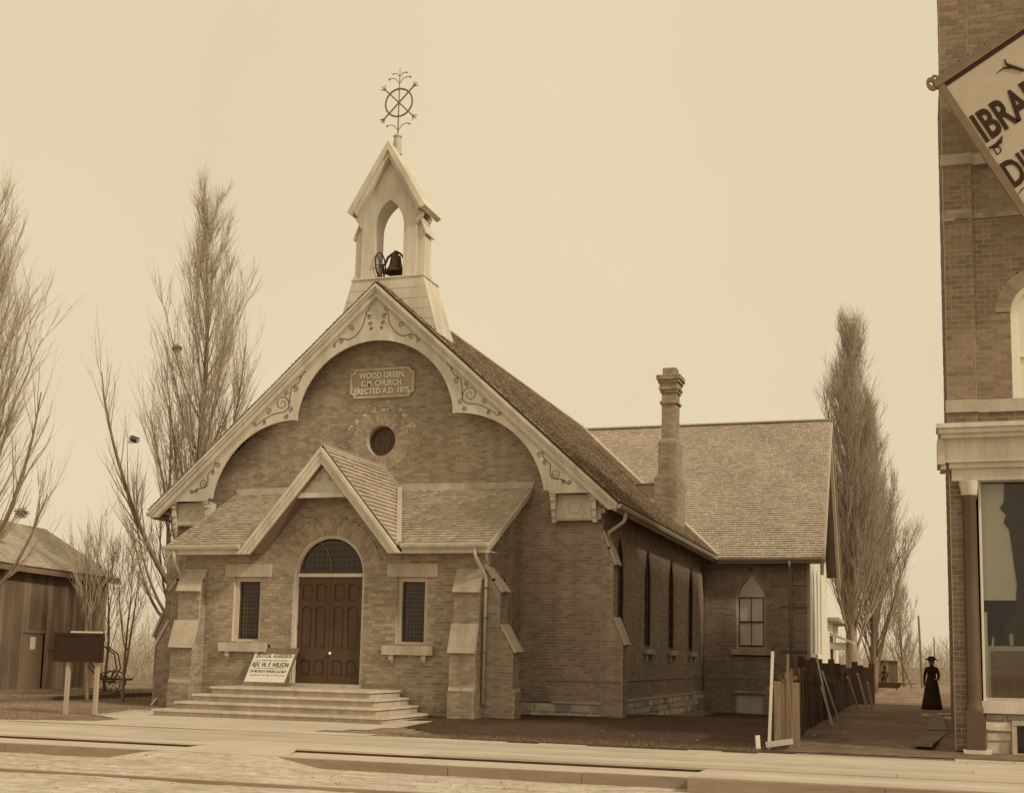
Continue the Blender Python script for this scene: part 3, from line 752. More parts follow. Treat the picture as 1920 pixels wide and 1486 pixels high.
    for x in (a+.03, b-.03):
        cs = MB().box((x-.07, -.50, 5.46), (x+.07, -.30, 5.628)).box((x-.06, -.45, 5.24), (x+.06, -.30, 5.459)).box((x-.05, -.39, 5.05), (x+.05, -.30, 5.239)).box((x-.08, -.53, 5.58), (x+.08, -.30, 5.635)).box((x-.055, -.34, 4.92), (x+.055, -.013, 5.049))
        cs.build('console', 'white_paint', bx)
    # side consoles stepping out under the eave
    cs = MB()
    for k in range(4): cs.box((s*6.10 if s > 0 else -6.10-.11*(k+1), -.28, 5.0+.16*k), (6.10+.11*(k+1) if s > 0 else -6.10, -.06, 5.155+.16*k))
    cs.build('console', 'white_paint', bx)
# --- main roof
RS = math.hypot(1, SL); TV0, TSL = 15.15, 1.153; TRZ, TRV = 11.24, 20.30
val = lambda u: TV0+(5.30-5.30+ROOF(u)-5.30)/TSL
for s in (1, -1):
    S = V((-s, 0, SL)).normalized(); N = V((s*SL, 0, 1)).normalized(); UE = 6.76; O = V((s*UE, 0, ROOF(UE))); L = UE*RS
    def miv(t, s=s):
        u = UE-t/RS; return [(-.66, min(20.6, val(u)+.0))] if s > 0 else [(-.66, 21.5)]
    mr_ = MB(); shingles(mr_, O+N*.03, Y_, S, N, L-.02, miv, .135, .03, .07, .17)
    poly = [(-.62, 0), (val(UE), 0), (val(.15), L-.1), (val(.15), L), (-.62, L)] if s > 0 else [(-.62, 0), (21.5, 0), (21.5, L), (-.62, L)]
    dk = MB().prism(poly, O+N*.029, Y_, S, N, .09).build('main_roof', 'roof_deck', church)
    mr_.build('shingles', 'shingle_old', dk, kind='stuff')
    if s > 0:
        vf = MB()
        P = [V((u, val(u), ROOF(u)))+V((0, 0, .05)) for u in (6.75, 5.2, 4.0, 2.5, 1.0, .1)]
        vf.tube(P, .11, 6); vf.build('valley_flashing', 'tan_paint', dk, smooth=True)
MB().bar((0, 1.6, APEX+.05), (0, 20.3, APEX+.03), .2, .05).build('ridge_board', 'shingle_old', church)
# eaves of the nave
for s in (1, -1):
    e1 = 15.2 if s > 0 else 21.5
    ev = MB(); a, b = sorted((s*HW, s*6.70)); ev.box((a, -.5, 5.30), (b, e1, 5.33)); ev.build('soffit', 'soffit', church)
    a, b = sorted((s*6.62, s*6.70)); B('eave_board', 'tan_paint', church, ((a, -.62, 5.16), (b, e1, 5.298)))
    gt = MB().prism([(0, 0), (.09, 0), (.12, .06), (.13, .11), (0, .11)], (s*6.702, e1, 5.22), X_*s, Z_, Y_, e1+.66); gt.build('gutter', 'tan_paint', church)
MB().tube([(6.74, .12, 5.22), (6.74, .12, 5.02), (6.70, .12, 4.96), (6.34, .13, 4.72), (6.30, .14, 4.55)], .05, 8).build('downspout', 'tan_paint', church, smooth=True)
# --- transept
TX1 = 9.95; TF0 = 15.65
tb, tm, vo = MB(), MB(), MB(); WC = 7.93
wl = dict(w=.52, z0=2.02, zs=3.90, R=1.06)
def tr_iv(z):
    iv = [(HW+.02, TX1)]
    w = lancet_hw(z, **wl)
    if 3.90 < z < 5.0:
        w2 = lancet_hw(z, .80, 2.02, 3.90, 1.34); w = max(w, w2)
    if w > 0: iv = sub(iv, WC-w, WC+w)
    if -.35 < z < .42: iv = sub(iv, WC-.56, WC+.44)
    if 1.74 < z < 2.02: iv = sub(iv, WC-.72, WC+.72)
    return iv
brickwall(tb, tm, (0, TF0, 0), X_, -Y_, -.5, 5.3, tr_iv)
for sg in (1, -1):                                          # voussoirs of the pointed window
    n = 9; R0, R1 = 1.06, 1.34; cx = -sg*(1.06-.52); am = math.acos((1.06-.52)/1.06)
    for i in range(n):
        a, b = am*i/n, am*(i+1)/n; g = .01
        q = [(cx+sg*r*math.cos(t), 3.90+r*math.sin(t)) for r, t in ((R0+.01, a+g), (R1, a+g), (R1, b-g), (R0+.01, b-g))]
        vo.prism(q if sg > 0 else q[::-1], (WC, TF0-.004, 0), X_, Z_, -Y_, .1)
    tm.prism([(cx+sg*R0*math.cos(am*i/9), 3.9+R0*math.sin(am*i/9)) for i in range(10)]+[(cx+sg*R1*math.cos(am*i/9), 3.9+R1*math.sin(am*i/9)) for i in range(9, -1, -1)], (WC, TF0+.008, 0), X_, Z_, -Y_, .3)
to = tb.build('transept_wall', 'brick', church, kind='stuff'); tm.build('mortar', 'mortar', to); vo.build('arch_brick', 'brick', to, kind='stuff')
P = lancet(**wl); Q = lancet(.46, 2.08, 3.9, 1.0)
wn = MB().prism(P, (WC, TF0+.06, 0), X_, Z_, -Y_, .1, [Q]).build('lancet_window', 'tan_paint', church)
MB().prism(Q, (WC, TF0+.13, 0), X_, Z_, -Y_, .01).build('pane', 'window_grey', wn)
sh = MB()
for z, h in ((2.09, .07), (2.98, .055), (3.88, .03)): sh.box((WC-.455, TF0+.085, z), (WC+.455, TF0+.128, z+h))
sh.box((WC-.012, TF0+.087, 2.15), (WC+.012, TF0+.126, 3.9))
for sg in (1, -1):
    sh.tube([(WC+sg*.46-sg*.92*(1-math.cos(t)), TF0+.10, 3.9+.92*math.sin(t)*.93) for t in [i*.95/8 for i in range(9)]], .014, 4)
    sh.box((WC+sg*.44-.02, TF0+.084, 2.09), (WC+sg*.44+.02, TF0+.129, 3.9))
sh.build('sash', 'door_wood', wn)
B('sill', 'stone', wn, ((WC-.72, TF0-.12, 1.80), (WC+.72, TF0+.2, 2.018)))
bw_ = B('basement_window', 'tan_paint', church, ((WC-.56, TF0+.06, .36), (WC+.44, TF0+.14, .415)), ((WC-.56, TF0+.06, -.40), (WC-.50, TF0+.14, .36)), ((WC+.38, TF0+.06, -.40), (WC+.44, TF0+.14, .36)), ((WC-.075, TF0+.07, -.4), (WC-.045, TF0+.13, .36)))
B('pane', 'window_grey', bw_, ((WC-.5, TF0+.10, -.4), (WC+.38, TF0+.115, .36)))
B('lintel', 'stone', bw_, ((WC-.68, TF0-.015, .42), (WC+.56, TF0+.2, .50)))
B('string_course', 'brick_pale', church, ((HW+.02, TF0-.02, .95), (TX1, TF0, 1.0)), ((9.0, TF0-.05, 3.55), (TX1, TF0, 3.60)), ((9.0, TF0-.05, 1.95), (TX1, TF0, 2.0)), ((9.0, TF0-.05, 4.35), (TX1, TF0, 4.40)))
# white boarded end of the transept
ge = [(TF0+.02, -.5), (25.0, -.5), (25.0, 5.3), (TRV, 11.0), (TF0+.02, 5.3)]
ww = []
for c in (17.6, 19.4, 21.2): ww.append([(c+x, z) for x, z in lancet(.36, 1.9, 4.3, 1.2)])
gw = MB().prism(ge, (TX1+.05, 0, 0), Y_, Z_, X_, .2, ww).build('gable_wall', 'bright_paint', church)
for w_ in ww: MB().prism(w_, (TX1-.06, 0, 0), Y_, Z_, X_, .02).build('pane', 'window_dark', gw)
B('corner_board', 'tan_paint', church, ((TX1-.02, TF0-.04, -.5), (TX1+.09, TF0+.02, 5.28)))
cl = MB()
for i in range(52):
    z = -.4+i*.14
    a = 0 if z < 5.3 else (z-5.3)/1.163
    if z > 10.6: continue
    iv = [(TF0+.05+a, 24.98-a)]
    for c in (17.6, 19.4, 21.2):
        if 1.8 < z < 5.4: iv = sub(iv, c-.40, c+.40)
    for p, q in iv: cl.obox((TX1+.051, p, z), (.018, 0, 0), (0, q-p, 0), (0, 0, .13))
cl.build('clapboards', 'bright_paint', gw, kind='stuff')
tS = V((0, TRV-TV0, TRZ-5.30)); TL = tS.length; tS.normalize(); tN = V((0, -tS.z, tS.y))
uval = lambda v: (APEX-(5.30+(v-TV0)*TSL))/SL
def tiv(t): v = TV0+t*tS.y; return [(max(0, uval(v)+.02), 10.55)]
ts = MB(); shingles(ts, V((0, TV0-.08, 5.30-.08*TSL))+tN*.03, X_, tS, tN, TL+.1, tiv, .118, .028, .09, .16)
dk = MB().prism([(uval(TV0), 0), (10.5, 0), (10.5, TL), (.2, TL)], V((0, TV0, 5.30))+tN*.029, X_, tS, tN, .09).build('transept_roof', 'roof_deck', church)
ts.build('shingles', 'shingle', dk, kind='stuff')
bS = V((0, -tS.y, tS.z)); bN = V((0, tS.z, tS.y))
MB().prism([(-6, 0), (10.5, 0), (10.5, TL), (-6, TL)], V((0, 2*TRV-TV0, 5.30))+bN*.029, X_, bS, bN, .09).build('transept_roof', 'shingle_old', church)
MB().bar((.1, TRV, TRZ+.07), (10.55, TRV, TRZ+.07), .22, .06).build('ridge_board', 'tan_paint', dk)
B('eave_board', 'tan_paint', church, ((6.75, TV0-.02, 5.12), (10.48, TV0+.05, 5.28)), ((6.75, TV0+.05, 5.12), (10.48, TF0, 5.15)))
MB().prism([(0, 0), (.10, 0), (.13, .06), (.14, .11), (0, .11)], (6.78, TV0-.021, 5.20), -Y_, Z_, -X_, 3.72).build('gutter', 'tan_paint', church)
MB().tube([(9.36, TV0-.07, 5.2), (9.36, TV0-.07, 5.05), (9.36, TF0-.07, 4.75), (9.36, TF0-.07, -.2)], .045, 8).build('downspout', 'tan_paint', church, smooth=True)
for vv, zz, h in ((TV0, 5.30, 1), (2*TRV-TV0, 5.30, -1)):
    vb = MB()
    for (o, w, x0, x1) in ((.05, .14, 10.42, 10.62), (.22, .40, 10.44, 10.56)):
        vb.prism([(vv, zz-o), (TRV, TRZ-o), (TRV, TRZ-o-w), (vv, zz-o-w)], (x1, 0, 0), Y_, Z_, X_, x1-x0)
    vb.build('bargeboard', 'tan_paint', church)
B('rear_wall', 'mortar', church, ((-HW, 21.8, 0), (9.9, 22.1, 5.2)))
# small annexe with a hooded door behind the transept
an = MB().box((8.2, 25.1, -.3), (10.0, 33, 3.4)).build('annexe', 'bright_paint', church)
MB().prism([(25.1, 3.4), (33, 3.4), (33, 3.55), (25.1, 3.55)], (10.5, 0, 0), Y_, Z_, X_, 2.4).build('roof', 'shingle', an)
B('door', 'mid_board', an, ((10.0, 27.2, 0), (10.04, 28.4, 2.3)))
hd = MB(); hd.prism([(10.0, 2.95), (11.0, 2.55), (11.0, 2.45), (10.0, 2.8)], (0, 26.6, 0), X_, Z_, -Y_, 2.4)
for v in (26.7, 28.8): hd.box((10.0, v, 2.2), (10.7, v+.1, 2.5))
hd.build('door_hood', 'tan_paint', an)
# --- chimney
cb, cmr = MB(), MB()
def stack(u0, u1, v0, d, z0, z1):
    brickwall(cb, cmr, (u0, v0, 0), X_, -Y_, z0, z1, lambda z: [(0, u1-u0-.014)], depth=d-.03, header=0)
    brickwall(cb, cmr, (u1, v0, 0), Y_, X_, z0, z1, lambda z: [(.004, d)], depth=.1, header=0)
stack(5.06, 5.90, 11.9, 1.45, 5.2, 7.85); stack(5.18, 5.84, 11.97, 1.1, 8.0, 9.12); stack(5.28, 5.80, 12.05, .66, 9.28, 10.5)
for z0, z1, o in ((10.5, 10.6, .06), (10.6, 10.9, .0), (10.9, 11.0, .05), (11.0, 11.1, .09), (11.1, 11.25, .07), (11.25, 11.36, .12), (11.36, 11.52, .17)):
    stack(5.28-o, 5.80+o, 12.05-o, .66+2*o, z0, z1)
stack(5.30, 5.78, 12.07, .55, 11.52, 11.8)
ch = cb.build('chimney', 'brick', church, kind='stuff'); cmr.build('mortar', 'mortar', ch)
sh = MB()
for (a, b, c, d, z0), (a1, b1, c1, d1, z1) in (((5.06, 5.90, 11.9, 13.35, 7.85), (5.18, 5.84, 11.97, 13.07, 8.0)), ((5.18, 5.84, 11.97, 13.07, 9.12), (5.28, 5.80, 12.05, 12.71, 9.28))):
    sh.quadbox([(a,c,z0), (b,c,z0), (b,d,z0), (a,d,z0), (a1,c1,z1), (b1,c1,z1), (b1,d1,z1), (a1,d1,z1)])
sh.build('chimney_shoulder', 'brick', ch)
cr = MB(); zc = 7.72; ur = (APEX-zc)/SL
cr.v += [(5.07, 12.6, zc), (ur, 12.6, zc), (5.07, 11.7, ROOF(5.07)), (5.07, 13.5, ROOF(5.07))]; cr.f += [(0, 1, 2), (0, 3, 1), (0, 2, 3)]; cr.t += [.4]*3
cr.build('chimney_saddle', 'shingle_old', ch)
MB().bar((5.06, 12.6, zc+.03), (ur, 12.6, zc+.03), .12, .04).build('saddle_ridge', 'shingle_old', ch)
# --- belfry
bf = MB(); tz, bz = 11.8, 9.7; k = .29
def ped(z): e = k*(tz-z); return [(-1.06-e, .05, z), (1.06+e, .05, z), (1.06+e, 1.15+e*.35, z), (-1.06-e, 1.15+e*.35, z)]
bf.quadbox(ped(bz)+ped(tz)); bel = bf.build('belfry', 'white_paint', church)
B('pedestal_cap', 'white_paint', bel, ((-1.09, .02, tz), (1.09, 1.18, tz+.045)))
ped_l = MB()
for i in range(1, 7):
    z = bz+i*.3; a = ped(z); ped_l.bar(V(a[0])-Y_*.003, V(a[1])-Y_*.003, .006, .006)
ped_l.build('board_joint', 'tan_paint', bel)
out_ = [(-.82, tz+.045), (-.44, tz+.045)]
ap = lancet(.44, tz+.045, 13.25, .97)
body = [(-.82, tz+.045), (-.44, tz+.045)]+ap[:1:-1]+[(.44, tz+.045), (.82, tz+.045), (.82, 13.85), (0, 15.35), (-.82, 13.85)]
MB().prism(body, (0, .06, 0), X_, Z_, -Y_, .62).build('belfry_arch', 'white_paint', bel)
for s in (1, -1):
    P = [(.82, tz+.045), (1.04, tz+.045), (1.04, 13.05), (.92, 13.42), (.82, 13.6)]
    MB().prism([(s*x, z) for x, z in P], (0, .16, 0), X_, Z_, -Y_, .46).build('belfry_wing', 'white_paint', bel)
    cp = MB().bar((s*1.10, .38, 13.0), (s*.93, .38, 13.42), .58, .04, up=(s*.9, 0, .4)).bar((s*.97, .38, 13.36), (s*.82, .38, 13.66), .54, .04, up=(s*.9, 0, .4)); cp.build('weathering', 'white_paint', bel)
    B('base_block', 'white_paint', bel, ((s*.82 if s > 0 else -1.07, .12, tz+.045), (1.07 if s > 0 else -.82, .66, tz+.16)))
    d = V((s*1.14, 0, -1.92)); n = V((s*1.92, 0, 1.14)).normalized(); t0 = V((0, 0, 15.66))
    rf = MB(); rf.prism([(0, 15.66), (s*1.17, 13.70), (s*1.04, 13.62), (s*.98, 13.72), (0, 15.40)], (0, -.24, 0), X_, Z_, -Y_, 1.22)
    rf.prism([(0, 15.40), (s*.98, 13.72), (s*.93, 13.62), (0, 15.22)], (0, -.16, 0), X_, Z_, -Y_, .2)
    rf.build('belfry_roof', 'white_paint', bel)
    for y in (0, .56): MB().prism([(s*.83, 13.88), (s*1.02, 13.60), (s*.98, 13.50), (s*.83, 13.28)], (0, y, 0), X_, Z_, -Y_, .14).build('bracket', 'tan_paint', bel)
# finial
fv = .42
fin = MB().lathe([(.13, 15.5), (.12, 15.85), (.10, 16.0), (.125, 16.02), (.125, 16.06), (.07, 16.1), (0, 16.12)], (0, fv, 0), 12).build('finial', 'tan_paint', church)
ir = MB(); ir.tube([(0, fv, 16.05), (0, fv, 17.4), (0, fv, 18.1)], [.022, .018, .008], 6)
CZ = 17.05; ir.tube([(.41*math.cos(a), fv, CZ+.41*math.sin(a)) for a in [2*math.pi*i/32 for i in range(33)]], .028, 6, cap=False)
for a in (45, 135):
    c, s = math.cos(math.radians(a)), math.sin(math.radians(a))
    for e in (1, -1):
        ir.tube([(0, fv, CZ), (e*c*.70, fv, CZ+e*s*.70)], .022, 6)
        for b in (-35, 0, 35):
            cc, ss = math.cos(math.radians(a+b)), math.sin(math.radians(a+b))
            ir.tube([(e*c*.60, fv, CZ+e*s*.60), (e*c*.60+e*cc*.16, fv, CZ+e*s*.60+e*ss*.16)], [.02, .012], 5)
def leaf(z, sx, ln):
    p = [(0, fv, z), (sx*ln*.35, fv, z+ln*.45), (sx*ln*.8, fv, z+ln*.55), (sx*ln, fv, z+ln*.42)]; ir.tube(p, [.012, .012, .012, .03], 5)
for z, l in ((17.62, .34), (17.82, .22), (16.22, .36)):
    leaf(z, 1, l); leaf(z, -1, l)
ir.build('iron_cross_wheel', 'grey_iron', fin)
# bell (hangs in the belfry: a thing of its own)
bell = thing('church_bell', 'dark bronze bell with rope wheel hanging in the belfry arch', 'bell', (XC, YF+.40, 0))
MB().lathe([(.0, 12.55), (.09, 12.55), (.14, 12.52), (.155, 12.44), (.17, 12.32), (.20, 12.22), (.26, 12.14), (.32, 12.08), (.33, 12.05), (.30, 12.05), (.24, 12.14), (.0, 12.4)], (.08, 0, 0), 24).build('bell_body', 'bell_bronze', bell, smooth=True)
yk = MB(); yk.tube([(-.34, 0, 12.28), (-.24, 0, 12.34), (-.16, 0, 12.52), (-.02, 0, 12.62), (.18, 0, 12.62), (.30, 0, 12.5), (.34, 0, 12.38), (.42, 0, 12.34)], .035, 6); yk.box((.03, -.06, 12.54), (.13, .06, 12.68)); yk.build('yoke', 'dark_iron', bell)
wh = MB(); wu = -.36
wh.tube([(wu, -.05+.34*math.cos(a), 12.30+.34*math.sin(a)) for a in [2*math.pi*i/28 for i in range(29)]], .022, 6, cap=False)
for i in range(6):
    a = i*math.pi/3+.3; wh.tube([(wu, -.05, 12.30), (wu, -.05+.34*math.cos(a), 12.30+.34*math.sin(a))], .012, 5)
wh.build('rope_wheel', 'dark_iron', bell)
st = MB()
for u in (-.30, .40):
    for e in (-.16, .16): st.tube([(u, 0, 12.3), (u, e, tz+.04)], .025, 5)
st.build('bell_stand', 'dark_iron', bell)
# lightning wire stays hidden; front steps are a separate thing
steps = thing('front_steps', 'four wide stone steps wrapping round the church door landing', 'steps', (XC, YF, 0))
for i, (hw, yy, z) in enumerate(((2.88, 24.4, .19), (2.55, 24.78, .36), (2.31, 25.14, .53), (2.07, 25.5, .70))):
    v0 = yy-YF; zb = (.0, .19, .36, .53)[i]
    st = MB().box((-hw+.04, v0+.05, zb-.05 if i else -.1), (hw-.04, PV-.12+.01*i, z-.05)).build('riser', 'stone', steps)
    nb = MB(); c = .02
    nb.quadbox([(-hw, v0, z-.05), (hw, v0, z-.05), (hw, PV-.11+.01*i, z-.05), (-hw, PV-.11+.01*i, z-.05), (-hw+c, v0+c, z), (hw-c, v0+c, z), (hw-c, PV-.11+.01*i, z), (-hw+c, PV-.11+.01*i, z)])
    nb.build('tread', 'stone', st)

# ------------------------------------------------------------------ shop building on the right
shop = thing('shop_building', 'tall brick shop building with white cornice and iron-columned shopfront', 'building', (.6, 23.6, 0))
W2 = dict(c=1.70, hw=.56, zs=8.0)
kb_, km_, kp_ = MB(), MB(), MB(); cand = []
def shop_iv(z):
    iv = [(.53, 9)]
    for zb, zs in ((6.36, 8.0), (11.10, 12.6)):
        if zb < z < zs: iv = sub(iv, 1.14, 2.26)
        elif zs <= z < zs+.82: w = math.sqrt(.82**2-(z-zs)**2); iv = sub(iv, 1.70-w, 1.70+w)
    for a, b in ((6.13, 6.36), (9.82, 10.0), (10.85, 11.06)):
        if a < z < b: iv = []
    return iv
def pil_iv(z):
    for a, b in ((6.13, 6.36), (9.82, 10.0), (10.85, 11.06)):
        if a < z < b: return []
    return [(.014, .52)]
brickwall(kb_, km_, (0, .08, 0), X_, -Y_, 5.85, 14.6, shop_iv, ch=.0965, bl=.235, cand=cand, header=0)
brickwall(kb_, km_, (0, 0, 0), X_, -Y_, 5.85, 14.6, pil_iv, ch=.0965, bl=.235, cand=cand, header=0)
brickwall(kb_, km_, (0, .012, 0), Y_, -X_, 5.1, 14.6, lambda z: [(.0, .45)], depth=.2, ch=.0965, bl=.235, header=0)
brickwall(kb_, km_, (.10, .46, 0), Y_, -X_, .0, 14.6, lambda z: [(.0, 6.0)], depth=.2, ch=.0965, bl=.235, header=0)
brickwall(kb_, km_, (0, .02, 0), X_, -Y_, .05, 5.1, lambda z: [(.02, .22)], depth=.3, ch=.0965, bl=.235, header=0)
brickwall(kb_, km_, (1.6, 6.4, 0), Y_, -X_, .0, 12.8, lambda z: [(.0, 11.0)] if z > 10.0 else [(0, 14.5)], depth=.2, ch=.0965, bl=.235, header=0)  # unseen rear wing, added and stepped in height to shade the church side
for zs in (8.0, 12.6): ring(kp_, km_, (1.70, .075, zs), X_, -Y_, .57, .82, 0, math.pi, 26, 1, .3)
for z0, z1, x0, x1, y in ((9.82, 10.0, .0, .52, -.004), (9.82, 10.0, .53, 9, .076)):
    brickwall(kp_, km_, (0, y, 0), X_, -Y_, z0, z1, lambda z, a=x0, b=x1: [(a, b)], ch=.09, bl=.235, header=0)
skw = kb_.build('brick_wall', 'shop_brick', shop, kind='stuff')
single_bricks(cand, kb_, 300, lambda c: (c[0]-V((-.6, -23.6, 1.5))).length+(40 if c[0].x > 1.75 or c[0].z > 9.9 or c[0].z < 6.36 else 0), skw, 'shop_brick_single')
me = bpy.data.meshes.new('brick_wall'); me.from_pydata(kb_.v, [], kb_.f); me.attributes.new('tone', 'FLOAT', 'FACE').data.foreach_set('value', kb_.t); me.materials.append(MATS['shop_brick']); skw.data = me
km_.build('mortar', 'shop_mortar', skw); kp_.build('pale_brick', 'brick_pale', skw, kind='stuff')
B('wall_core', 'mortar', shop, ((.25, 6.35, 5.3), (9, 6.6, 14.5)), ((8.8, .4, 0), (9, 20, 14.5)), ((1.8, 20.7, 0), (9, 20.9, 10.0)), ((1.8, 17.2, 9.9), (9, 17.4, 12.8)))  # also backs the added, unseen rear wing
B('flat_roof', 'roof_deck', shop, ((.14, .2, 14.601), (9, 6.4, 14.75)), ((1.72, 6.6, 12.801), (9, 17.4, 12.9)), ((1.72, 17.45, 10.0), (9, 20.9, 10.1)))  # also roofs the added, unseen rear wing
for z0, z1, o in ((6.13, 6.36, .07), (10.85, 11.06, .05)):
    B('stone_band', 'stone', shop, ((-.02, -o, z0+.002), (.535, .06, z1-.002)), ((.536, .08-o, z0), (9, .2, z1)))
B('stone_band', 'stone', shop, ((0, -.05, 5.86), (.535, .06, 5.94)), ((.536, .03, 5.86), (9, .2, 5.94)))
for zb, zs in ((6.36, 8.0), (11.07, 12.6)):
    o = [(2.26, zb), ]+[(1.70+.56*math.cos(math.pi*i/20), zs+.56*math.sin(math.pi*i/20)) for i in range(21)]+[(1.14, zb)]
    i_ = [(2.16, zb+.08)]+[(1.70+.46*math.cos(math.pi*i/20), zs+.46*math.sin(math.pi*i/20)) for i in range(21)]+[(1.24, zb+.08)]
    wn = MB().prism(o, (0, .13, 0), X_, Z_, -Y_, .12, [i_]).build('arched_window', 'bright_paint', shop)
    MB().prism(i_, (0, .21, 0), X_, Z_, -Y_, .01).build('pane', 'window_grey', wn)
    B('sash', 'bright_paint', wn, ((1.24, .16, 7.15+zb-6.36), (2.16, .2, 7.21+zb-6.36)), ((1.24, .165, zb+.08), (1.29, .2, zs)), ((2.11, .165, zb+.08), (2.16, .2, zs)))
# shop cornice
co = MB()
for x0, y, z0, z1 in ((-.20, -.62, 5.75, 5.83), (-.17, -.57, 5.66, 5.749), (-.13, -.50, 5.58, 5.659)): co.box((x0, y, z0), (9, .05, z1))
cor = co.build('cornice', 'white_paint', shop)
B('frieze', 'white_paint', cor, ((-.06, -.36, 5.16), (9, .05, 5.579)))
B('end_block', 'tan_paint', cor, ((-.19, -.42, 5.12), (-.061, .3, 5.575)), ((-.14, -.36, 5.04), (-.05, .25, 5.119)))
B('architrave', 'white_paint', cor, ((.0, -.30, 5.06), (9, .10, 5.159)), ((.05, -.24, 4.84), (9, .12, 5.059)))
# cast-iron column on its pedestal
col = MB().lathe([(.155, .74), (.155, .80), (.135, .84), (.128, .95), (.118, 2.8), (.112, 4.5), (.135, 4.53), (.135, 4.58)], (.34, -.13, 0), 24).build('column', 'column_paint', shop, smooth=True)
MB().lathe([(.12, 4.56), (.14, 4.60), (.145, 4.66), (.175, 4.80), (.175, 4.84)], (.34, -.13, 0), 20).build('capital', 'white_paint', col, smooth=True)
pd = MB().prism([(.20, .08), (.50, .08), (.50, .66), (.47, .73), (.40, .76), (.20, .76)], (0, -.32, 0), X_, Z_, -Y_, .36).build('pedestal', 'column_paint', shop)
B('pedestal_base', 'stone_rough', shop, ((.14, -.38, -.02), (.60, .1, .079)))
# show window
B('post', 'bright_paint', shop, ((.50, -.02, .93), (.545, .12, 4.84)))
B('stall_sill', 'white_paint', shop, ((.46, -.10, .72), (9, .25, .93)))
sf = rubble('stall_riser', (.5, .0, 0), X_, -Y_, 8, .0, .72, .22, .5, shop)
sv = B('cellar_window', 'stone', shop, ((.95, -.12, -.02), (2.2, .05, .04)), ((.95, -.08, .041), (1.03, .05, .52)), ((.95, -.09, .521), (2.2, .05, .60)))
B('pane', 'window_dark', sv, ((1.03, -.03, .04), (2.2, -.02, .521)))
pane = B('shop_pane', 'shop_glass', shop, ((.545, .06, .93), (3.6, .066, 4.84)))
fr = MB().box((.545, .03, .93), (3.6, .10, .99)); fr.box((3.6, .0, .93), (3.7, .12, 4.84)); fr.build('window_frame', 'tan_paint', pane)
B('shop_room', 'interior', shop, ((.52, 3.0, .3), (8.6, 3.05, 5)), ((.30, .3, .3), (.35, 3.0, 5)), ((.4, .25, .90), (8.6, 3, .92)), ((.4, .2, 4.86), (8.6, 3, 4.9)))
bl = B('window_blind', 'blind_reflect', shop, ((.56, .23, 2.72), (1.55, .235, 4.84)))
cu = [(3.9, .98), (3.9, 4.84), (1.36, 4.84), (1.34, 4.5), (1.27, 4.38), (1.37, 4.26), (1.33, 4.12), (1.42, 3.98), (1.47, 3.5), (1.52, 3.0), (1.48, 2.5), (1.30, 2.3), (1.25, .98)]
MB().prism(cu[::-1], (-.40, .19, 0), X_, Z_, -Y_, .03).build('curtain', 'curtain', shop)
B('display_screen', 'mid_board', shop, ((.64, .085, .99), (2.9, .10, 1.50)), ((.64, .09, 1.505), (2.9, .10, 1.80)))
B('display_rail', 'tan_paint', shop, ((.60, .075, 1.81), (2.9, .11, 1.90)), ((.60, .078, .99), (.64, .105, 1.81)))
gd = thing('shop_display', 'jumble of small ornaments behind the glass of the shop window', 'ornaments', (.6, 23.6, 0))
for i in range(6):
    x = .66+rnd.uniform(0, .9); h = rnd.uniform(.18, .48); r = rnd.uniform(.025, .05); z = 1.905-(.12 if i % 3 == 0 else 0)
    MB().lathe([(r*.6, 0), (r*rnd.uniform(.6, 1), h*.2), (r*rnd.uniform(.3, 1), h*.5), (r*rnd.uniform(.3, 1), h*.7), (r*rnd.uniform(.3, .9), h*.85), (r*.2, h), (0, h)], (x, .118, z), 12).build('ornament', rnd.choice(('goods', 'bright_paint', 'dark_iron', 'stone')), gd, smooth=True)
B('lean_board', 'bright_paint', gd, ((.555, .10, .93), (.60, .115, 2.5)))

# hanging sign, tilted, carried on iron stays from the wall
sg_ = thing('hanging_sign', 'tilted painted sign board with scalloped crest and dark lettering', 'sign', (.53, 22.7, 12.11))
an_ = math.radians(31.3); A = V((math.cos(an_), 0, math.sin(an_))); Dn = V((.470, 0, -.883)); Nf = -Y_
def srect(name, m, a0, a1, b0, b1, d0, d1): return MB().obox(A*a0+Dn*b0+Nf*d0, A*(a1-a0), Dn*(b1-b0), Nf*(d1-d0)).build(name, m, sg_)
srect('panel', 'sign_paint', .0, 3.1, .10, 3.5, -.03, .0)
srect('frame', 'sign_frame', -.04, .09, .10, 3.5, -.05, .03); srect('frame', 'sign_frame', 3.0, 3.13, .10, 3.5, -.05, .03)
srect('frame', 'sign_frame', -.04, 3.13, 3.501, 3.6, -.05, .03)
srect('frame', 'sign_frame', -.06, 3.15, .0, .099, -.06, .05); srect('moulding', 'ink', .09, 3.0, .10, .17, -.01, .02)
cr_ = []
nS = 19
for i in range(nS):
    c = 3.2*(i+.5)/nS-.08; r = 3.2/nS/2
    for k in range(7):
        t = math.pi-math.pi*k/6; cr_.append((c+r*math.cos(t)*.98, .03+r*1.5*math.sin(t)))
holes = [[(3.2*(i+.5)/nS-.08+.026*math.cos(t), .085+.026*math.sin(t)) for t in [j*math.pi/4 for j in range(8)]] for i in range(nS)]
MB().prism([(3.12, -.01), (-.08, -.01)]+cr_, Nf*.02, A, -Dn, Nf, .03, holes).build('scalloped_crest', 'sign_frame', sg_)
knob = MB().prism([(-.09+.09*math.cos(t), .02+.13*math.sin(t)) for t in [j*math.pi/8 for j in range(16)]], Nf*.04, A, -Dn, Nf, .06, [[(-.09+.03*math.cos(t), .03+.05*math.sin(t)) for t in [j*math.pi/5 for j in range(10)]]]).build('crest_end', 'sign_frame', sg_)
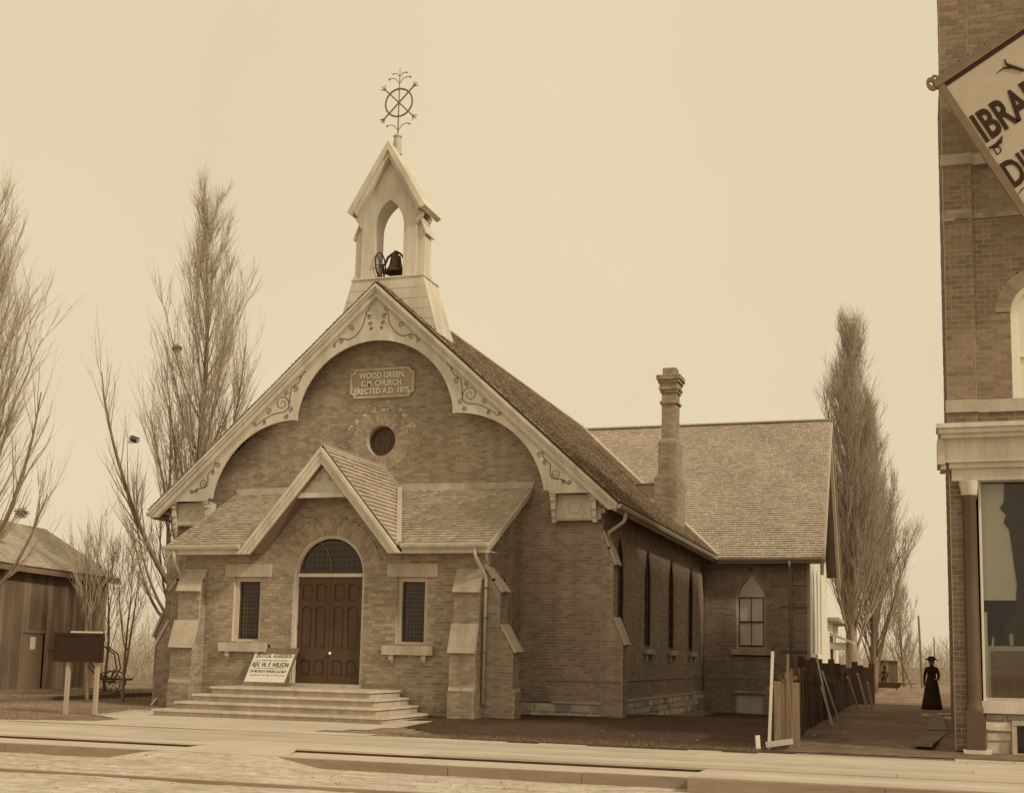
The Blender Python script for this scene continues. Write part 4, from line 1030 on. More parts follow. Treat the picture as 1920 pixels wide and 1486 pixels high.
def stext(tx, a, b, w, h, bold=.03): lettering(tx, 'lettering', 'ink', sg_, A*a+Dn*b+Nf*.001, A, -Dn, Nf, w, h, .008, bold)
stext('IBRARY', .13, 1.50, 1.55, .60, .03); stext('D', .17, 1.80, .12, .15, .0); stext('DING', .11, 2.50, 1.02, .54, .025); stext('ROOM', .22, 3.40, 2.3, .60, .045)
def stroke(P, w):
    pts = [A*a+Dn*b+Nf*.004 for a, b in P]; MB().tube(pts, w, 4).build('flourish', 'ink', sg_)
stroke([(.12, 1.60), (.22, 1.64), (.34, 1.62), (.42, 1.55)], [.015, .045, .05, .008])
stroke([(.12, 2.62), (.20, 2.58), (.5, 2.60)], [.01, .012, .008])
stroke([(.92, .50), (1.06, .49), (1.20, .57), (1.32, .75)], [.006, .016, .035, .03]); stroke([(1.16, .36), (1.14, .46), (1.22, .6)], [.01, .025, .03])
ry = MB()
for a, b in ((.4, .3), (2.8, .3), (.6, 3.3), (2.8, 3.3)): ry.tube([A*a+Dn*b-Nf*.03, A*a+Dn*b+V((.1, 1.0, .1))], .02, 6)
ry.build('iron_stay', 'dark_iron', sg_)

# ------------------------------------------------------------------ trees (bare, early spring)
def path(p, d, L, n, rg, up=.0, jit=.08):
    pts = [V(p)]; d = V(d).normalized()
    for i in range(n):
        d = (d+Z_*up+V((rg.gauss(0, jit), rg.gauss(0, jit), rg.gauss(0, jit*.6)))).normalized()
        pts.append(pts[-1]+d*(L/n))
    return pts
def tap(r0, r1, n): return [r0+(r1-r0)*i/(n-1) for i in range(n)]
def bare_tree(name, label, base, H, r, nprim, seed, width=.13, low=.12, nsec=7, ntw=5, extra=(), bark='bark', twig='twig', tw_r=.0052, group='bare trees', lean=(0,0), ang=(20, 36)):
    rg = random.Random(seed); base = V(base)
    t = thing(name, label, 'tree', base, 0, group); tr, crn = MB(), MB()
    prim = []
    tp = path((0, 0, -.1), (lean[0], lean[1], 1), H, 14, rg, .06, .03); tr.tube(tp, tap(r, r*.06, 15), 9)
    for i in range(nprim):
        f = low+(0.95-low)*((i+rg.random())/nprim)**.85; k = f*14; j = min(13, int(k)); p = tp[j].lerp(tp[j+1], k-j)
        az = i*2.4+rg.uniform(-.5, .5); an = math.radians(rg.uniform(*ang)); L = H*(width*3.4*(1-f)+.055)*rg.uniform(.75, 1.2)
        d = V((math.cos(az)*math.sin(an), math.sin(az)*math.sin(an), math.cos(an)))
        rr = max(.010, r*(1-.94*f)*rg.uniform(.2, .38))
        prim.append((path(p, d, L, 8, rg, .085, .05), rr))
    for P, d, L, rr in extra: prim.append((path(P, d, L, 10, rg, .19, .035), rr))
    for pts, rr in prim:
        n = len(pts); tr.tube(pts, tap(rr, rr*.2, n), 6)
        L = sum((b-a).length for a, b in zip(pts[:-1], pts[1:]))
        for s in range(max(3, int(nsec*(.6+L/5)))):
            f = rg.uniform(.15, 1); k = f*(n-1); j = min(n-2, int(k)); p = pts[j].lerp(pts[j+1], k-j); dd = (pts[j+1]-pts[j]).normalized()
            sd_ = V((rg.gauss(0, 1), rg.gauss(0, 1), rg.gauss(0, .5))).normalized()
            d2 = (dd+sd_*.42).normalized(); L2 = min(1.9, L*rg.uniform(.2, .45))*(1.15-.5*f)+.25
            q = path(p, d2, L2, 5, rg, .14, .07); r2 = max(tw_r*1.3, rr*(1-.7*f)*.38); crn.tube(q, tap(r2, tw_r*.9, 6), 4, cap=False)
            for w in range(ntw):
                f2 = rg.uniform(.15, 1); k = f2*5; j = min(4, int(k)); p2 = q[j].lerp(q[j+1], k-j); dd2 = (q[j+1]-q[j]).normalized()
                d3 = (dd2+V((rg.gauss(0, .3), rg.gauss(0, .3), rg.gauss(.2, .25)))).normalized()
                crn.tube(path(p2, d3, rg.uniform(.3, .75)*(1+L2*.3), 3, rg, .1, .08), tap(tw_r, tw_r*.45, 4), 3, cap=False)
    tr.build('trunk', bark, t, smooth=True); crn.build('crown', twig, t)
    return t
big = bare_tree('poplar_tree', 'tall bare poplar rising behind the left corner of the church', (-23.9, 36.2, .1), 17.2, .21, 60, 3, ang=(16, 30), width=.105, low=.17, nsec=11, ntw=6,
    extra=[((0, 0, 2.2), (-1.2, .2, .5), 4.4, .065), ((0, 0, 2.3), (-.7, -.3, .8), 4.8, .06), ((-.05, 0, 3.4), (-.6, -.3, .9), 8.0, .10), ((0, 0, 2.4), (-.6, .6, .8), 8.5, .10), ((0, 0, 3.0), (.5, .3, 1.2), 9.5, .10), ((0, 0, 4.5), (.5, -.2, 1.1), 8.5, .09), ((0, 0, 2.6), (-.9, .5, .7), 4.2, .055)])
bare_tree('poplar_tree', 'bare poplar at the left edge standing in front of the barn', (-27.3, 30.2, .1), 15.6, .22, 52, 11, ang=(16, 30), width=.13, low=.16, nsec=11, ntw=6, twig='twig', extra=[((0, 0, 3.2), (1.2, -.3, .8), 6.5, .10), ((0, 0, 2.4), (1.4, .2, .5), 4.5, .08)])
bare_tree('poplar_tree', 'slender pale-trunked bare poplar beside the fence at the transept end', (-2.95, 60, .0), 18.0, .30, 110, 21, width=.10, low=.08, ang=(13, 25), nsec=10, ntw=7, bark='bark_pale', twig='twig_far', tw_r=.0075)
bare_tree('poplar_tree', 'dense bare poplar behind the pale-trunked one down the lane', (-2.2, 67, .0), 14.6, .24, 105, 22, width=.115, low=.05, ang=(14, 27), nsec=10, ntw=8, twig='twig_far', tw_r=.0085, lean=(.015, 0))
bare_tree('poplar_tree', 'distant bare poplar far down the lane, right of the dense one', (-.9, 92, .0), 7.0, .12, 30, 29, width=.13, low=.05, nsec=7, ntw=5, twig='twig_far', tw_r=.012)
bare_tree('sapling', 'small bare tree forking behind the dark notice board', (-21.0, 28.0, .1), 4.4, .055, 12, 5, width=.20, low=.36, nsec=5, ntw=3, tw_r=.006, group='saplings', extra=[((0, 0, 1.5), (-.5, .1, .9), 2.6, .032), ((0, 0, 1.5), (.5, 0, .9), 2.4, .032), ((0, 0, 1.6), (-.2, .1, 1), 2.8, .028)])
bare_tree('sapling', 'thin forked sapling between the notice board and church corner', (-20.6, 29.0, .1), 3.9, .05, 9, 8, width=.18, low=.25, nsec=4, ntw=3, tw_r=.006, group='saplings', lean=(-.12, 0), extra=[((0, 0, .75), (.25, .05, 1), 3.6, .034), ((0, 0, 1.4), (-.3, 0, 1), 2.2, .022)])
bare_tree('sapling', 'leaning bare shrub tree beside the barn wall', (-25.6, 35.0, .1), 4.6, .06, 14, 9, width=.28, low=.2, nsec=5, ntw=4, tw_r=.007, group='saplings')
bare_tree('fruit_tree', 'low spreading bare tree behind the cart', (-26.5, 43.0, .1), 4.8, .10, 18, 14, width=.33, low=.16, nsec=6, ntw=5, tw_r=.008, group='bare trees')
for i, (P, r) in enumerate((((-25.75, 36.0, 8.75), .16), ((-24.15, 35.9, 11.86), .15), ((-28.6, 34.0, 6.0), .2))):
    b = MB(); rg = random.Random(i)
    for k in range(90):
        a = V((rg.gauss(0, 1), rg.gauss(0, 1), rg.gauss(0, .8))).normalized()*r*rg.uniform(.4, 1); c = V((rg.gauss(0, 1), rg.gauss(0, 1), rg.gauss(0, .3))).normalized()*r*.6
        b.tube([a-c, a+c*.2, a+c], .009, 3, cap=False)
    o = b.build('bird_nest', 'nest'); o.location = P
    tag(o, ('dark twig nest low on a left branch of the tall poplar', 'dark twig nest high on the main stem of the tall poplar', 'dark twig nest in the leftmost tree above the barn roof')[i], 'nest', 'bird nests')
def thicket(name, label, boxes, m, seed, n, h, rr):
    b = MB(); rg = random.Random(seed)
    for x0, x1, y0, y1 in boxes:
        for i in range(n):
            p = V((rg.uniform(x0, x1), rg.uniform(y0, y1), 0)); d = V((rg.gauss(0, .35), rg.gauss(0, .35), 1)); L = h*rg.uniform(.4, 1.1)
            q = path(p, d, L, 4, rg, .05, .12); b.tube(q, tap(rr*1.6, rr*.5, 5), 3, cap=False)
            for k in range(4):
                j = rg.randint(1, 3); b.tube(path(q[j], (q[j+1]-q[j]).normalized()+V((rg.gauss(0, .6), rg.gauss(0, .6), .2)), L*.35, 2, rg, .05, .15), tap(rr, rr*.4, 3), 3, cap=False)
    o = b.build(name, m, kind='stuff'); o['label'] = label
thicket('thicket', 'bare brush massed behind the barn and cart', [(-42, -24, 52, 66)], 'twig_far', 31, 900, 4.2, .011)
thicket('thicket', 'low bare scrub along the far end of the lane', [(-14, 14, 105, 150)], 'twig_far', 32, 900, 3.6, .016)
thicket('thicket', 'distant brush closing off the horizon', [(-160, 60, 190, 260)], 'twig_far', 33, 1500, 7, .04)

# ------------------------------------------------------------------ barn, shed, cart and notice board on the left
A0, A1 = V((-27.1, 25.4, 0)), V((-29.65, 40.3, 0)); bd = (A1-A0).normalized(); bn = V((bd.y, -bd.x, 0)); BL = (A1-A0).length
barn = thing('barn', 'weathered grey plank barn with mottled shingle roof at the left edge', 'barn', A0)
a = 0; k = 0
while a < BL-.05:
    w = min(rnd.uniform(.20, .32), BL-a); dr = 9.35 < a < 10.6
    MB().obox(bd*(a+.006)+bn*rnd.uniform(0, .018)+Z_*(-.1 if not dr else 2.05), bd*(w-.012), Z_*(4.42 if not dr else 2.27), bn*.025).build('board', 'old_board', barn); a += w
B('wall_core', 'interior', barn, ((0,0,0), (.001,.001,.001)))
cr0 = MB().obox(-bn*.12, bd*BL, Z_*4.3, bn*.1); bpy.data.objects[[c.name for c in barn.children if c.name.startswith('wall_core')][0]].data = cr0.build('tmp', 'interior').data; bpy.data.objects.remove(bpy.data.objects['tmp'])
dd = MB().obox(bd*9.36+bn*.012+Z_*.02, bd*1.22, Z_*2.02, bn*.03).build('door', 'mid_board', barn)
MB().obox(bd*9.3+bn*.045+Z_*2.0, bd*1.35, Z_*.10, bn*.03).build('door_rail', 'old_board', dd)
MB().obox(bd*9.75+bn*.043+Z_*1.45, bd*.34, Z_*.42, bn*.006).build('notice_paper', 'paper', dd)
MB().obox(bd*10.7+bn*.045+Z_*.1, bd*.16, Z_*2.9, bn*.03).build('door_jamb', 'old_board', barn)
MB().obox(bd*10.9+bn*.045+Z_*1.45, bd*.9, Z_*.16, bn*.03).build('batten', 'old_board', barn)
ro = V((-bn.x*3.0, -bn.y*3.0, 1.75)); rN = (ro.cross(bd)); rN = rN if rN.z > 0 else -rN; rN.normalize(); rS = ro.normalized(); rL = ro.length
E1 = bn*.35+Z_*4.16
dk = MB().obox(E1-bd*.3, bd*(BL+.7), rS*(rL+.4), rN*.06).build('roof', 'roof_deck', barn)
rs = MB(); shingles(rs, E1-bd*.3+rN*.062, bd, rS, rN, rL+.38, lambda t: [(0, BL+.7)], .15, .02, .09, .18); rs.build('shingles', 'shingle', dk, kind='stuff')
r2 = V((ro.x, ro.y, -1.75)); top = E1+rS*(rL+.4); n2 = r2.cross(bd); n2 = n2 if n2.z > 0 else -n2
MB().obox(top-bd*.3, bd*(BL+.7), r2, n2.normalized()*.06).build('roof', 'shingle_old', barn)
MB().obox(E1-bd*.3-Z_*.16+bn*.005, bd*(BL+.7), Z_*.17, bn*.03).build('eave_board', 'old_board', barn)
for s in (0, BL):
    gp = [V((0,0,0)), -bn*6, -bn*6+Z_*4.2, -bn*3+Z_*5.9, Z_*4.25]; g = MB(); b = len(g.v); g.v += [tuple(bd*s+p) for p in gp]+[tuple(bd*(s+.06 if s == 0 else s-.06)+p) for p in gp]
    g.f += [(0,1,2,3,4), (9,8,7,6,5)]; g.t += [.5, .5]; g.build('gable_wall', 'old_board', barn)
shed = thing('shed', 'small dark plank shed tucked behind the church corner', 'shed', (-24.3, 36.6, .05))
for i in range(7): B('board', 'dark_board', shed, ((i*.24, -.02*(i % 2), 0), (i*.24+.23, .03, 1.15+.17*i)))
B('wall_core', 'interior', shed, ((0, .04, 0), (1.7, 1.8, 1.1)))
MB().bar((-.2, .8, 1.13), (1.8, .8, 2.45), 2.0, .06, up=(-.5, 0, .8)).build('roof', 'mid_board', shed)
cart = thing('hand_cart', 'old two-wheeled cart with spoked wheels and curved shafts by the shed', 'cart', (-24.9, 34.4, .1), math.radians(25))
for y in (-.45, .45):
    w = MB().tube([(.36*math.cos(t), y, .36+.36*math.sin(t)) for t in [2*math.pi*i/24 for i in range(25)]], .024, 5, cap=False).build('wheel', 'bark', cart)
    sp = MB()
    for i in range(10): t = i*math.pi/5; sp.tube([(0, y, .36), (.35*math.cos(t), y, .36+.35*math.sin(t))], .012, 4)
    sp.build('spoke', 'dark_board', w, kind='stuff')
    MB().tube([(-.1, y*.7, .42), (-.5, y*.7, .62), (-.8, y*.7, 1.0), (-.95, y*.7, 1.35)], .03, 5).build('shaft', 'dark_board', cart)
    MB().tube([(.0, y*.7, .42), (.2, y*.7, .8), (.1, y*.7, 1.25), (-.25, y*.7, 1.5)], .025, 5).build('hoop', 'dark_board', cart)
MB().tube([(0, -.5, .36), (0, .5, .36)], .035, 6).build('axle', 'dark_iron', cart); B('bed', 'dark_board', cart, ((-.5, -.38, .42), (.6, .38, .48)))
ed = MB().bar((-22.65, 22.6, .10), (-22.3, 33.2, .17), .06, .12).build('edging_board', 'old_board'); tag(ed, 'long low board edging the grass in front of the barn', 'board')
nbd = thing('notice_board', 'dark blank notice board on two pale posts beside the walk', 'notice board', (-18.2, 23.85, .0), math.radians(8))
bx_ = B('panel', 'notice', nbd, ((-.62, -.03, 1.20), (.62, .02, 1.86)))
B('frame', 'notice', bx_, ((-.62, -.045, 1.80), (.62, -.031, 1.86)), ((-.62, -.045, 1.20), (.62, -.031, 1.25)), ((-.62, -.044, 1.25), (-.57, -.031, 1.80)), ((.57, -.044, 1.25), (.62, -.031, 1.80)))
B('cap', 'pale_board', nbd, ((-.20, -.05, 1.862), (.52, .10, 1.90)))
for x in (-.30, .42): MB().box((x, .021, -.2), (x+.085, .10, 1.80)).build('post', 'post_board', nbd)
# poster leaning by the door
po = thing('poster_board', 'plank board with printed lecture poster leaning beside the church door', 'poster', (XC-1.42, YF+PV-.46, .705))
lean = math.radians(25.5); Wp = V((.12, math.sin(lean), math.cos(lean))).normalized(); Np = V((0, -math.cos(lean), math.sin(lean)))
for i in range(4): MB().obox(X_*(-.58+i*.293)-Np*.03, X_*.288, Wp*1.03, Np*.028).build('plank', 'mid_board', po)
pp = MB().obox(X_*-.56+Wp*.10, X_*1.1, Wp*.76, Np*.003).build('paper', 'paper', po)
for tx, x, z, w, h, bo in (('JESUITICAL  AGGRESSION', -.50, .685, .98, .135, .02), ('OUR LIBERTIES THREATENED', -.47, .62, .90, .038, .0), ('REV. W. F. WILSON', -.51, .46, .99, .13, .03), ('WILL SPEAK IN WOODGREEN METH. CHURCH', -.45, .415, .86, .028, 0), ('ON MONDAY EVENING 2nd MAY', -.51, .31, 1.0, .075, .02), ('ALDERMAN WM. BELL IN THE CHAIR', -.48, .225, .96, .036, 0)):
    lettering(tx, 'lettering', 'ink', pp, X_*x+Wp*(z+.04)+Np*.0031, X_, Wp, Np, w, h, .002, bo)
sw2 = tag(MB().bar((XC-4.75, YF+PV-.15, .12), (XC-4.62, YF+PV+.35, .62), .06, .03).build('leaning_stick', 'pale_board'), 'short pale stick leaning on the brickwork left of the steps', 'stick')

# ------------------------------------------------------------------ fence, lane clutter, people
fence = thing('board_fence', 'ragged dark board fence running down the lane beside the church yard', 'fence', (-2.3, 22.5, 0))
y = .55
while y < 25:
    w = rnd.uniform(.17, .27); h = (1.34 if y < 6 else 1.22-.02*(y-6))*rnd.uniform(.86, 1.08); tl_ = rnd.gauss(0, .06); x = .05*math.sin(y*.6)
    zb = gz(-2.3, 22.5+y)-.05
    q = MB(); q.quadbox([(x, y, zb), (x+.028, y, zb), (x+.028, y+w-.012, zb), (x, y+w-.012, zb), (x-.06, y+tl_, h), (x-.032, y+tl_, h), (x-.032, y+w-.012+tl_, h-.03*rnd.random()), (x-.06, y+w-.012+tl_, h)])
    q.build('board', 'mid_board' if (y < 1.9 and rnd.random() < .6) or rnd.random() < .12 else 'dark_board', fence); y += w+(.012 if rnd.random() < .8 else .10)*rnd.random()
for y0, y1, z in ((.3, 6.2, 1.22), (6.2, 15, 1.05), (15, 25, .86)):
    MB().bar((-.10, y0, z+.04), (-.10, y1, z-.05), .05, .09).build('rail', 'dark_board', fence)
for yy in (.5, 3, 6, 9, 12, 15, 18, 21, 24): B('post', 'dark_board', fence, ((-.22, yy, -.2), (-.13, yy+.1, 1.25)))
cp = thing('corner_palings', 'pale upright palings and stakes nailed at the street end of the fence', 'palings', (-2.45, 22.45, 0))
for x0, x1, w, h, m in ((-.10, -.03, .055, 1.72, 'pale_board'), (.02, .02, .12, 1.20, 'old_board'), (.14, .12, .10, 1.16, 'old_board'), (.22, .24, .05, 1.68, 'mid_board'), (.33, .33, .14, 1.18, 'mid_board')):
    q = MB(); q.quadbox([(x0, 0, -.05), (x0+w, 0, -.05), (x0+w, .025, -.05), (x0, .025, -.05), (x1, .05, h), (x1+w*.9, .05, h), (x1+w*.9, .075, h-.02), (x1, .075, h-.02)]); q.build('paling', m, cp)
MB().bar((-.1, .06, 1.05), (.42, .10, 1.28), .04, .06).build('rail', 'old_board', cp)
MB().bar((-.12, -.03, .08), (.35, -.02, .16), .03, .10).build('foot_board', 'pale_board', cp)
q = MB().bar((-.25, -.06, -.05), (-.27, -.04, .24), .09, .03); q.build('stake', 'pale_board', cp)
for i, (x, y, dx, h, lb) in enumerate(((-2.2, 40.6, -.35, 1.15, 'first pale board leaning at the far end of the dark fence'), (-2.0, 41.8, -.30, 1.25, 'tallest pale board leaning at the far end of the dark fence'), (-1.9, 43.5, -.15, .95, 'short pale board leaning farthest down the dark fence'))):
    b = MB().bar((x+.45, y, .05), (x+.45+dx, y-.2, h), .22, .03, up=(1, .3, 0)).build('leaning_board', 'pale_board'); tag(b, lb, 'board', 'pale boards against the fence')
for i, (x, y, dx, h, lb) in enumerate(((-2.05, 30.4, -.25, 1.75, 'thin pale pole leaning over the middle of the dark fence'), (-2.0, 32.6, -.32, 1.35, 'pale lath leaning on the dark fence behind the thin pole'), (-1.95, 29.6, -.18, 1.0, 'short pale lath leaning on the front of the dark fence'))):
    b = MB().bar((x+.1, y, .05), (x+dx, y+.1, h), .05, .03).build('leaning_pole', 'pale_board'); tag(b, lb, 'pole', 'laths against the fence')
bf_ = thing('back_fence', 'dark close-boarded fence between the transept corner and the lane', 'fence', (-4.0, 44.6, -.2))
for i in range(13): MB().obox((i*.19, i*.25, 0), (.185, .243, 0), (0, 0, 1.95-.02*i+rnd.uniform(-.18, .08)), (.02, -.015, 0)).build('board', 'dark_board', bf_)
MB().bar((-.02, .03, 1.5), (2.4, 3.2, 1.35), .04, .08).build('rail', 'dark_board', bf_)
pk = thing('plank_walk', 'bent walkway of loose grey planks on the lane dirt', 'planks', (0, 0, 0))
for P in ([(-.10, 23.75), (.22, 23.65), (.62, 28.4), (.18, 28.9)], [(.18, 28.6), (.58, 28.6), (.66, 37.5), (.30, 37.5)]):
    zz = .13 if P[0][0] < 0 else .165
    MB().prism(P, (0, 0, zz), X_, Y_, Z_, .05).build('plank', 'old_board', pk)
for y, x0, x1 in ((37.6, .1, .62), (38.8, .55, 1.0), (36.0, .62, .9)): B('cross_plank', 'pale_board', pk, ((x0, y, .08), (x1, y+.5, .15)))
mo = MB(); xs, ys = rng(-2.2, 1.0, .16), rng(50, 64, .35)
for yv in ys:
    for xv in xs:
        e = sm((xv+2.2)/.7)*sm((1.0-xv)/.9)*sm((yv-50)/2)*sm((64-yv)/5)
        mo.v.append((xv, yv, -.02+.45*e*(1+.35*noise.noise((xv*2, yv, 3)))+.06*noise.noise((xv*5, yv*3, 1))*e))
nx = len(xs)
for j in range(len(ys)-1):
    for i in range(nx-1): mo.f.append((j*nx+i, j*nx+i+1, (j+1)*nx+i+1, (j+1)*nx+i)); mo.t.append(.5)
tag(mo.build('sand_heap', 'sand', smooth=True), 'low pale heap of sand thrown up across the lane', 'heap')
db = MB()
for i in range(46):
    x, y_ = rnd.choice(((rnd.uniform(-2.2, -1.4), rnd.uniform(23, 36)), (rnd.uniform(-9, -3), rnd.uniform(23, 30)), (rnd.uniform(-.5, .5), rnd.uniform(24, 38)))); r = rnd.uniform(.008, .028); z = gz(x, y_)+.006
    c = V((x, y_, z)); db.quadbox([c+V((sx*r*rnd.uniform(.6, 1.3), sy*r*rnd.uniform(.6, 1.3), sz*r*.5)) for sz in (0, 1) for sx, sy in ((-1,-1), (1,-1), (1,1), (-1,1))])
o = db.build('rubble_bits', 'stone_rough', kind='stuff'); o['label'] = 'scattered pale stone chips on the dark soil'
for x, y, h, r, lx, lb in ((.30, 90, 5.0, .09, -.18, 'tall thin leaning pole beyond the woman in the lane'), (1.35, 110, 4.0, .07, 0, 'shorter distant pole right of the tall leaning one')):
    o = MB().tube([(x, y, -.2), (x+lx*.5, y, h*.5), (x+lx, y, h)], [r, r*.9, r*.7], 7).build('pole', 'bark'); tag(o, lb, 'pole', 'distant poles')
ow = thing('outhouse', 'small leaning plank hut far down the lane', 'hut', (-2.55, 84, .1))
for i in range(5): B('board', 'old_board', ow, ((i*.26, 0, 0), (i*.26+.25, .03, 1.75)))
MB().bar((-.1, .5, 1.78), (1.4, .5, 1.72), 1.2, .06).build('roof', 'dark_board', ow); MB().bar((1.35, 0, 2.3), (2.2, .2, 0), .12, .08).build('prop', 'mid_board', ow)
B('wall_core', 'interior', ow, ((0, .04, 0), (1.3, 1.1, 1.7)))

def body(name, joints, edges, mat_, parent, sub_=2):
    me = bpy.data.meshes.new(name); me.from_pydata([j[:3] for j in joints], edges, []); me.materials.append(MATS[mat_])
    o = bpy.data.objects.new(name, me); COL.objects.link(o); o.parent = parent
    m = o.modifiers.new('skin', 'SKIN'); m.use_smooth_shade = True
    if not me.skin_vertices: me.attributes.new  # layer is made with the modifier below
    bpy.context.view_layer.objects.active = o
    if not me.skin_vertices: bpy.ops.mesh.customdata_skin_add()
    for i, j in enumerate(joints):
        me.skin_vertices[0].data[i].radius = j[3:5]
    me.skin_vertices[0].data[0].use_root = True
    s = o.modifiers.new('sub', 'SUBSURF'); s.levels = s.render_levels = sub_
    return o
wm = thing('person', 'woman in long dark dress and brimmed hat standing in the lane', 'person', (.44, 43.6, .10), math.radians(12))
J = [(0,0,.95,.15,.12), (0,0,1.12,.125,.10), (0,-.01,1.30,.155,.11), (0,0,1.40,.10,.08), (0,0,1.47,.05,.05), (0,-.01,1.56,.075,.09), (0,-.01,1.66,.07,.085),
     (.17,0,1.36,.06,.06), (.24,.02,1.12,.05,.05), (.17,-.12,.98,.036,.036), (.10,-.19,1.02,.03,.022), (-.17,0,1.36,.06,.06), (-.23,.01,1.10,.048,.048), (-.255,-.05,.86,.036,.036), (-.25,-.07,.78,.03,.022),
     (.09,0,.80,.09,.09), (.09,-.01,.45,.065,.065), (.09,0,.09,.045,.045), (.09,-.10,.04,.04,.035), (-.09,0,.80,.09,.09), (-.09,-.01,.45,.065,.065), (-.09,0,.09,.045,.045), (-.09,-.10,.04,.04,.035)]
Ed = [(0,1), (1,2), (2,3), (3,4), (4,5), (5,6), (2,7), (7,8), (8,9), (9,10), (2,11), (11,12), (12,13), (13,14), (0,15), (15,16), (16,17), (17,18), (0,19), (19,20), (20,21), (21,22)]
body('body', J, Ed, 'cloth_dark', wm)
fc = MB().lathe([(0, 1.47), (.05, 1.48), (.075, 1.53), (.082, 1.58), (.075, 1.64), (.05, 1.67), (0, 1.68)], (0, -.035, 0), 16).build('face', 'skin', wm, smooth=True)
MB().lathe([(.0, 0), (.014, .0), (.010, .03), (0, .04)], (0, -.122, 1.56), 6).build('nose', 'skin', fc)
MB().lathe([(.06, 1.50), (.09, 1.55), (.098, 1.62), (.07, 1.69), (0, 1.71)], (0, .015, 0), 16).build('hair', 'hair', wm, smooth=True)
sk = MB(); pr = [(.13, 1.13), (.17, 1.0), (.215, .8), (.26, .5), (.31, .2), (.335, .03), (.32, .02)]; n = 28; b0 = 0
for r, z in pr:
    for k in range(n): t = 2*math.pi*k/n; rr = r*(1+.05*math.sin(7*t+z*2)*(1.15-z)); sk.v.append((rr*math.cos(t), rr*.82*math.sin(t)+.02*(1-z), z))
for i in range(len(pr)-1):
    for k in range(n): a, c = i*n+k, i*n+(k+1) % n; sk.f.append((a, a+n, c+n, c)); sk.t.append(.5)
sk.build('skirt', 'cloth_dark', wm, smooth=True)
MB().lathe([(0, 1.655), (.20, 1.63), (.225, 1.64), (.13, 1.685), (.12, 1.72), (.09, 1.75), (.04, 1.765), (0, 1.768)], (0, -.02, 0), 20).build('hat', 'cloth_dark', wm, smooth=True)
def fingers(parent, c, s):
    h = MB()
    for k in range(4): x = (k-1.5)*.018; h.tube([V(c)+V((x, -.02, .0)), V(c)+V((x, -.05, -.015)), V(c)+V((x*.9, -.055, -.05+.004*k))], [.009, .008, .006], 5)
    h.tube([V(c)+V((s*.03, .01, .0)), V(c)+V((s*.045, -.02, -.01)), V(c)+V((s*.03, -.045, -.02))], [.01, .009, .007], 5)
    h.build('hand', 'skin', parent, smooth=True)
fingers(wm, (.09, -.19, 1.02), -1); fingers(wm, (-.25, -.05, .75), 1)
p2 = thing('person', 'distant dark figure crouching by the hut at the lane end', 'person', (-1.75, 78, .50), math.radians(-40))
J = [(0,0,.22,.17,.15), (0,-.08,.45,.16,.13), (0,-.16,.66,.17,.12), (0,-.18,.76,.08,.08), (0,-.20,.88,.09,.10), (0,-.20,.97,.08,.09), (.2,-.2,.64,.06,.06), (.22,-.4,.45,.05,.05), (.1,-.55,.5,.04,.04), (-.2,-.2,.64,.06,.06), (-.22,-.4,.45,.05,.05), (-.1,-.55,.5,.04,.04), (.12,-.3,.38,.09,.09), (.13,-.25,.05,.06,.06), (.13,-.4,.02,.05,.04), (-.12,-.3,.38,.09,.09), (-.13,-.25,.05,.06,.06), (-.13,-.4,.02,.05,.04)]
Ed = [(0,1), (1,2), (2,3), (3,4), (4,5), (2,6), (6,7), (7,8), (2,9), (9,10), (10,11), (0,12), (12,13), (13,14), (0,15), (15,16), (16,17)]
body('body', J, Ed, 'cloth_mid', p2)
MB().lathe([(0, .94), (.16, .94), (.10, .97), (.09, 1.05), (0, 1.07)], (0, -.2, 0), 14).build('hat', 'cloth_dark', p2, smooth=True)

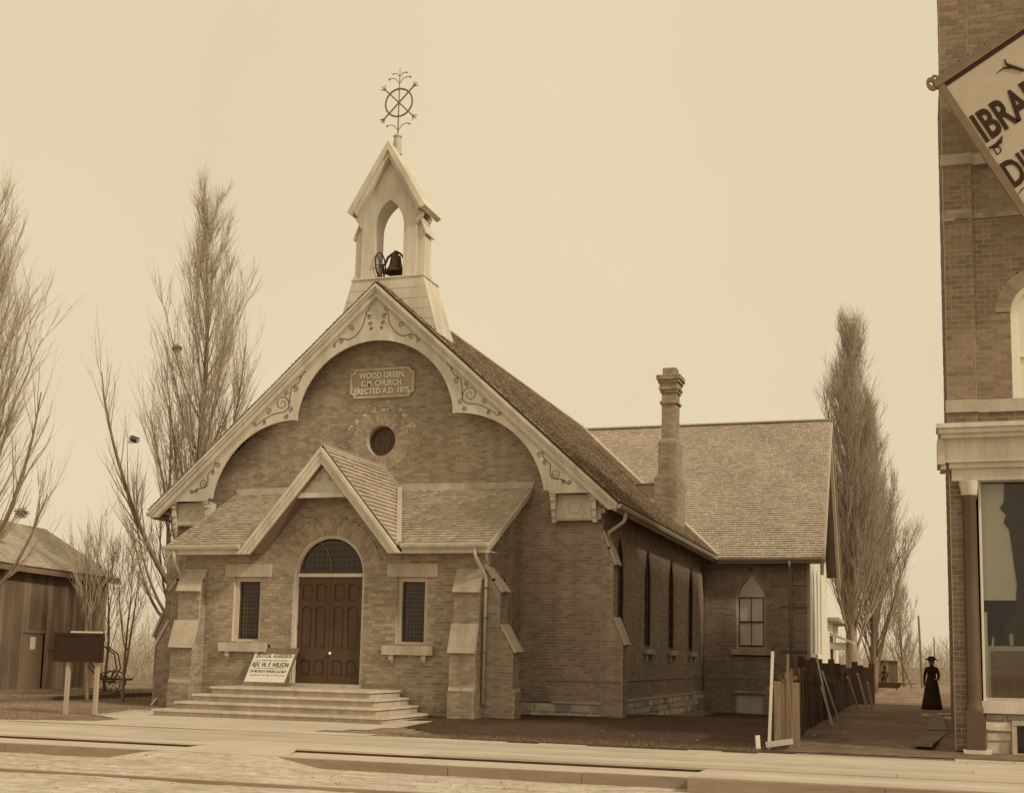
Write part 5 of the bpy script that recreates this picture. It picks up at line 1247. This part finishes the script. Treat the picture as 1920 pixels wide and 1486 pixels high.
wb = thing('hand_barrow', 'dark low barrow under the crouching figure at the lane end', 'barrow', (-1.75, 78, .02))
bt = MB(); bt.quadbox([(-.6, -.35, .22), (.7, -.35, .22), (.7, .35, .22), (-.6, .35, .22), (-.8, -.5, .52), (.9, -.5, .52), (.9, .5, .52), (-.8, .5, .52)]); bt.build('tub', 'dark_board', wb)
MB().tube([(-.75+.26*math.cos(t), 0, .27+.26*math.sin(t)) for t in [2*math.pi*i/16 for i in range(17)]], .03, 5, cap=False).build('wheel', 'dark_iron', wb)
for y in (-.3, .3): MB().bar((-.5, y, .3), (1.7, y, .5), .06, .06).build('handle', 'mid_board', wb); B('leg', 'dark_board', wb, ((.5, y-.04, 0), (.58, y+.04, .24)))

# ------------------------------------------------------------------ grass
gr = MB(); rg = random.Random(77)
def blade(x, y, h):
    z = gz(x, y)-.01; a = rg.uniform(0, 6.28); w = .006; lx, ly = rg.gauss(0, .4)*h, rg.gauss(0, .4)*h; b = len(gr.v)
    gr.v += [(x-w*math.cos(a), y-w*math.sin(a), z), (x+w*math.cos(a), y+w*math.sin(a), z), (x+lx, y+ly, z+h)]; gr.f.append((b, b+1, b+2)); gr.t.append(.5)
for i in range(26000):
    x = rg.uniform(-28, -17.0); y = 21.7+rg.random()**1.3*16
    if x > -17.9 and y < 25 and x > -17.4: continue
    if noise.noise((x*.8, y*.8, 0)) < -.25: continue
    blade(x, y, rg.uniform(.02, .08))
o = gr.build('grass', 'grass_blade', kind='stuff'); o['label'] = 'thin short winter grass on the ground left of the church'; gr = MB()
for i in range(9000):
    x = rg.uniform(-11, -2.6); y = 21.5+abs(rg.gauss(0, .5))
    if y < 21.6+max(0, -x-9)*.9: continue
    blade(x, y, rg.uniform(.02, .07))
o = gr.build('grass', 'grass_blade', kind='stuff'); o['label'] = 'paler fringe of grass along the back edge of the sidewalk'; gr = MB()
for i in range(26000):
    x = rg.uniform(-11, -2.6); y = 21.5+rg.random()**1.6*8
    if y < 22.0+(-x-8.5)*1.0 or noise.noise((x*1.1, y*1.1, 6)) < -.05: continue
    blade(x, y, rg.uniform(.015, .05))
o = gr.build('grass', 'grass_dark', kind='stuff'); o['label'] = 'thin dark grass on the churchyard soil'
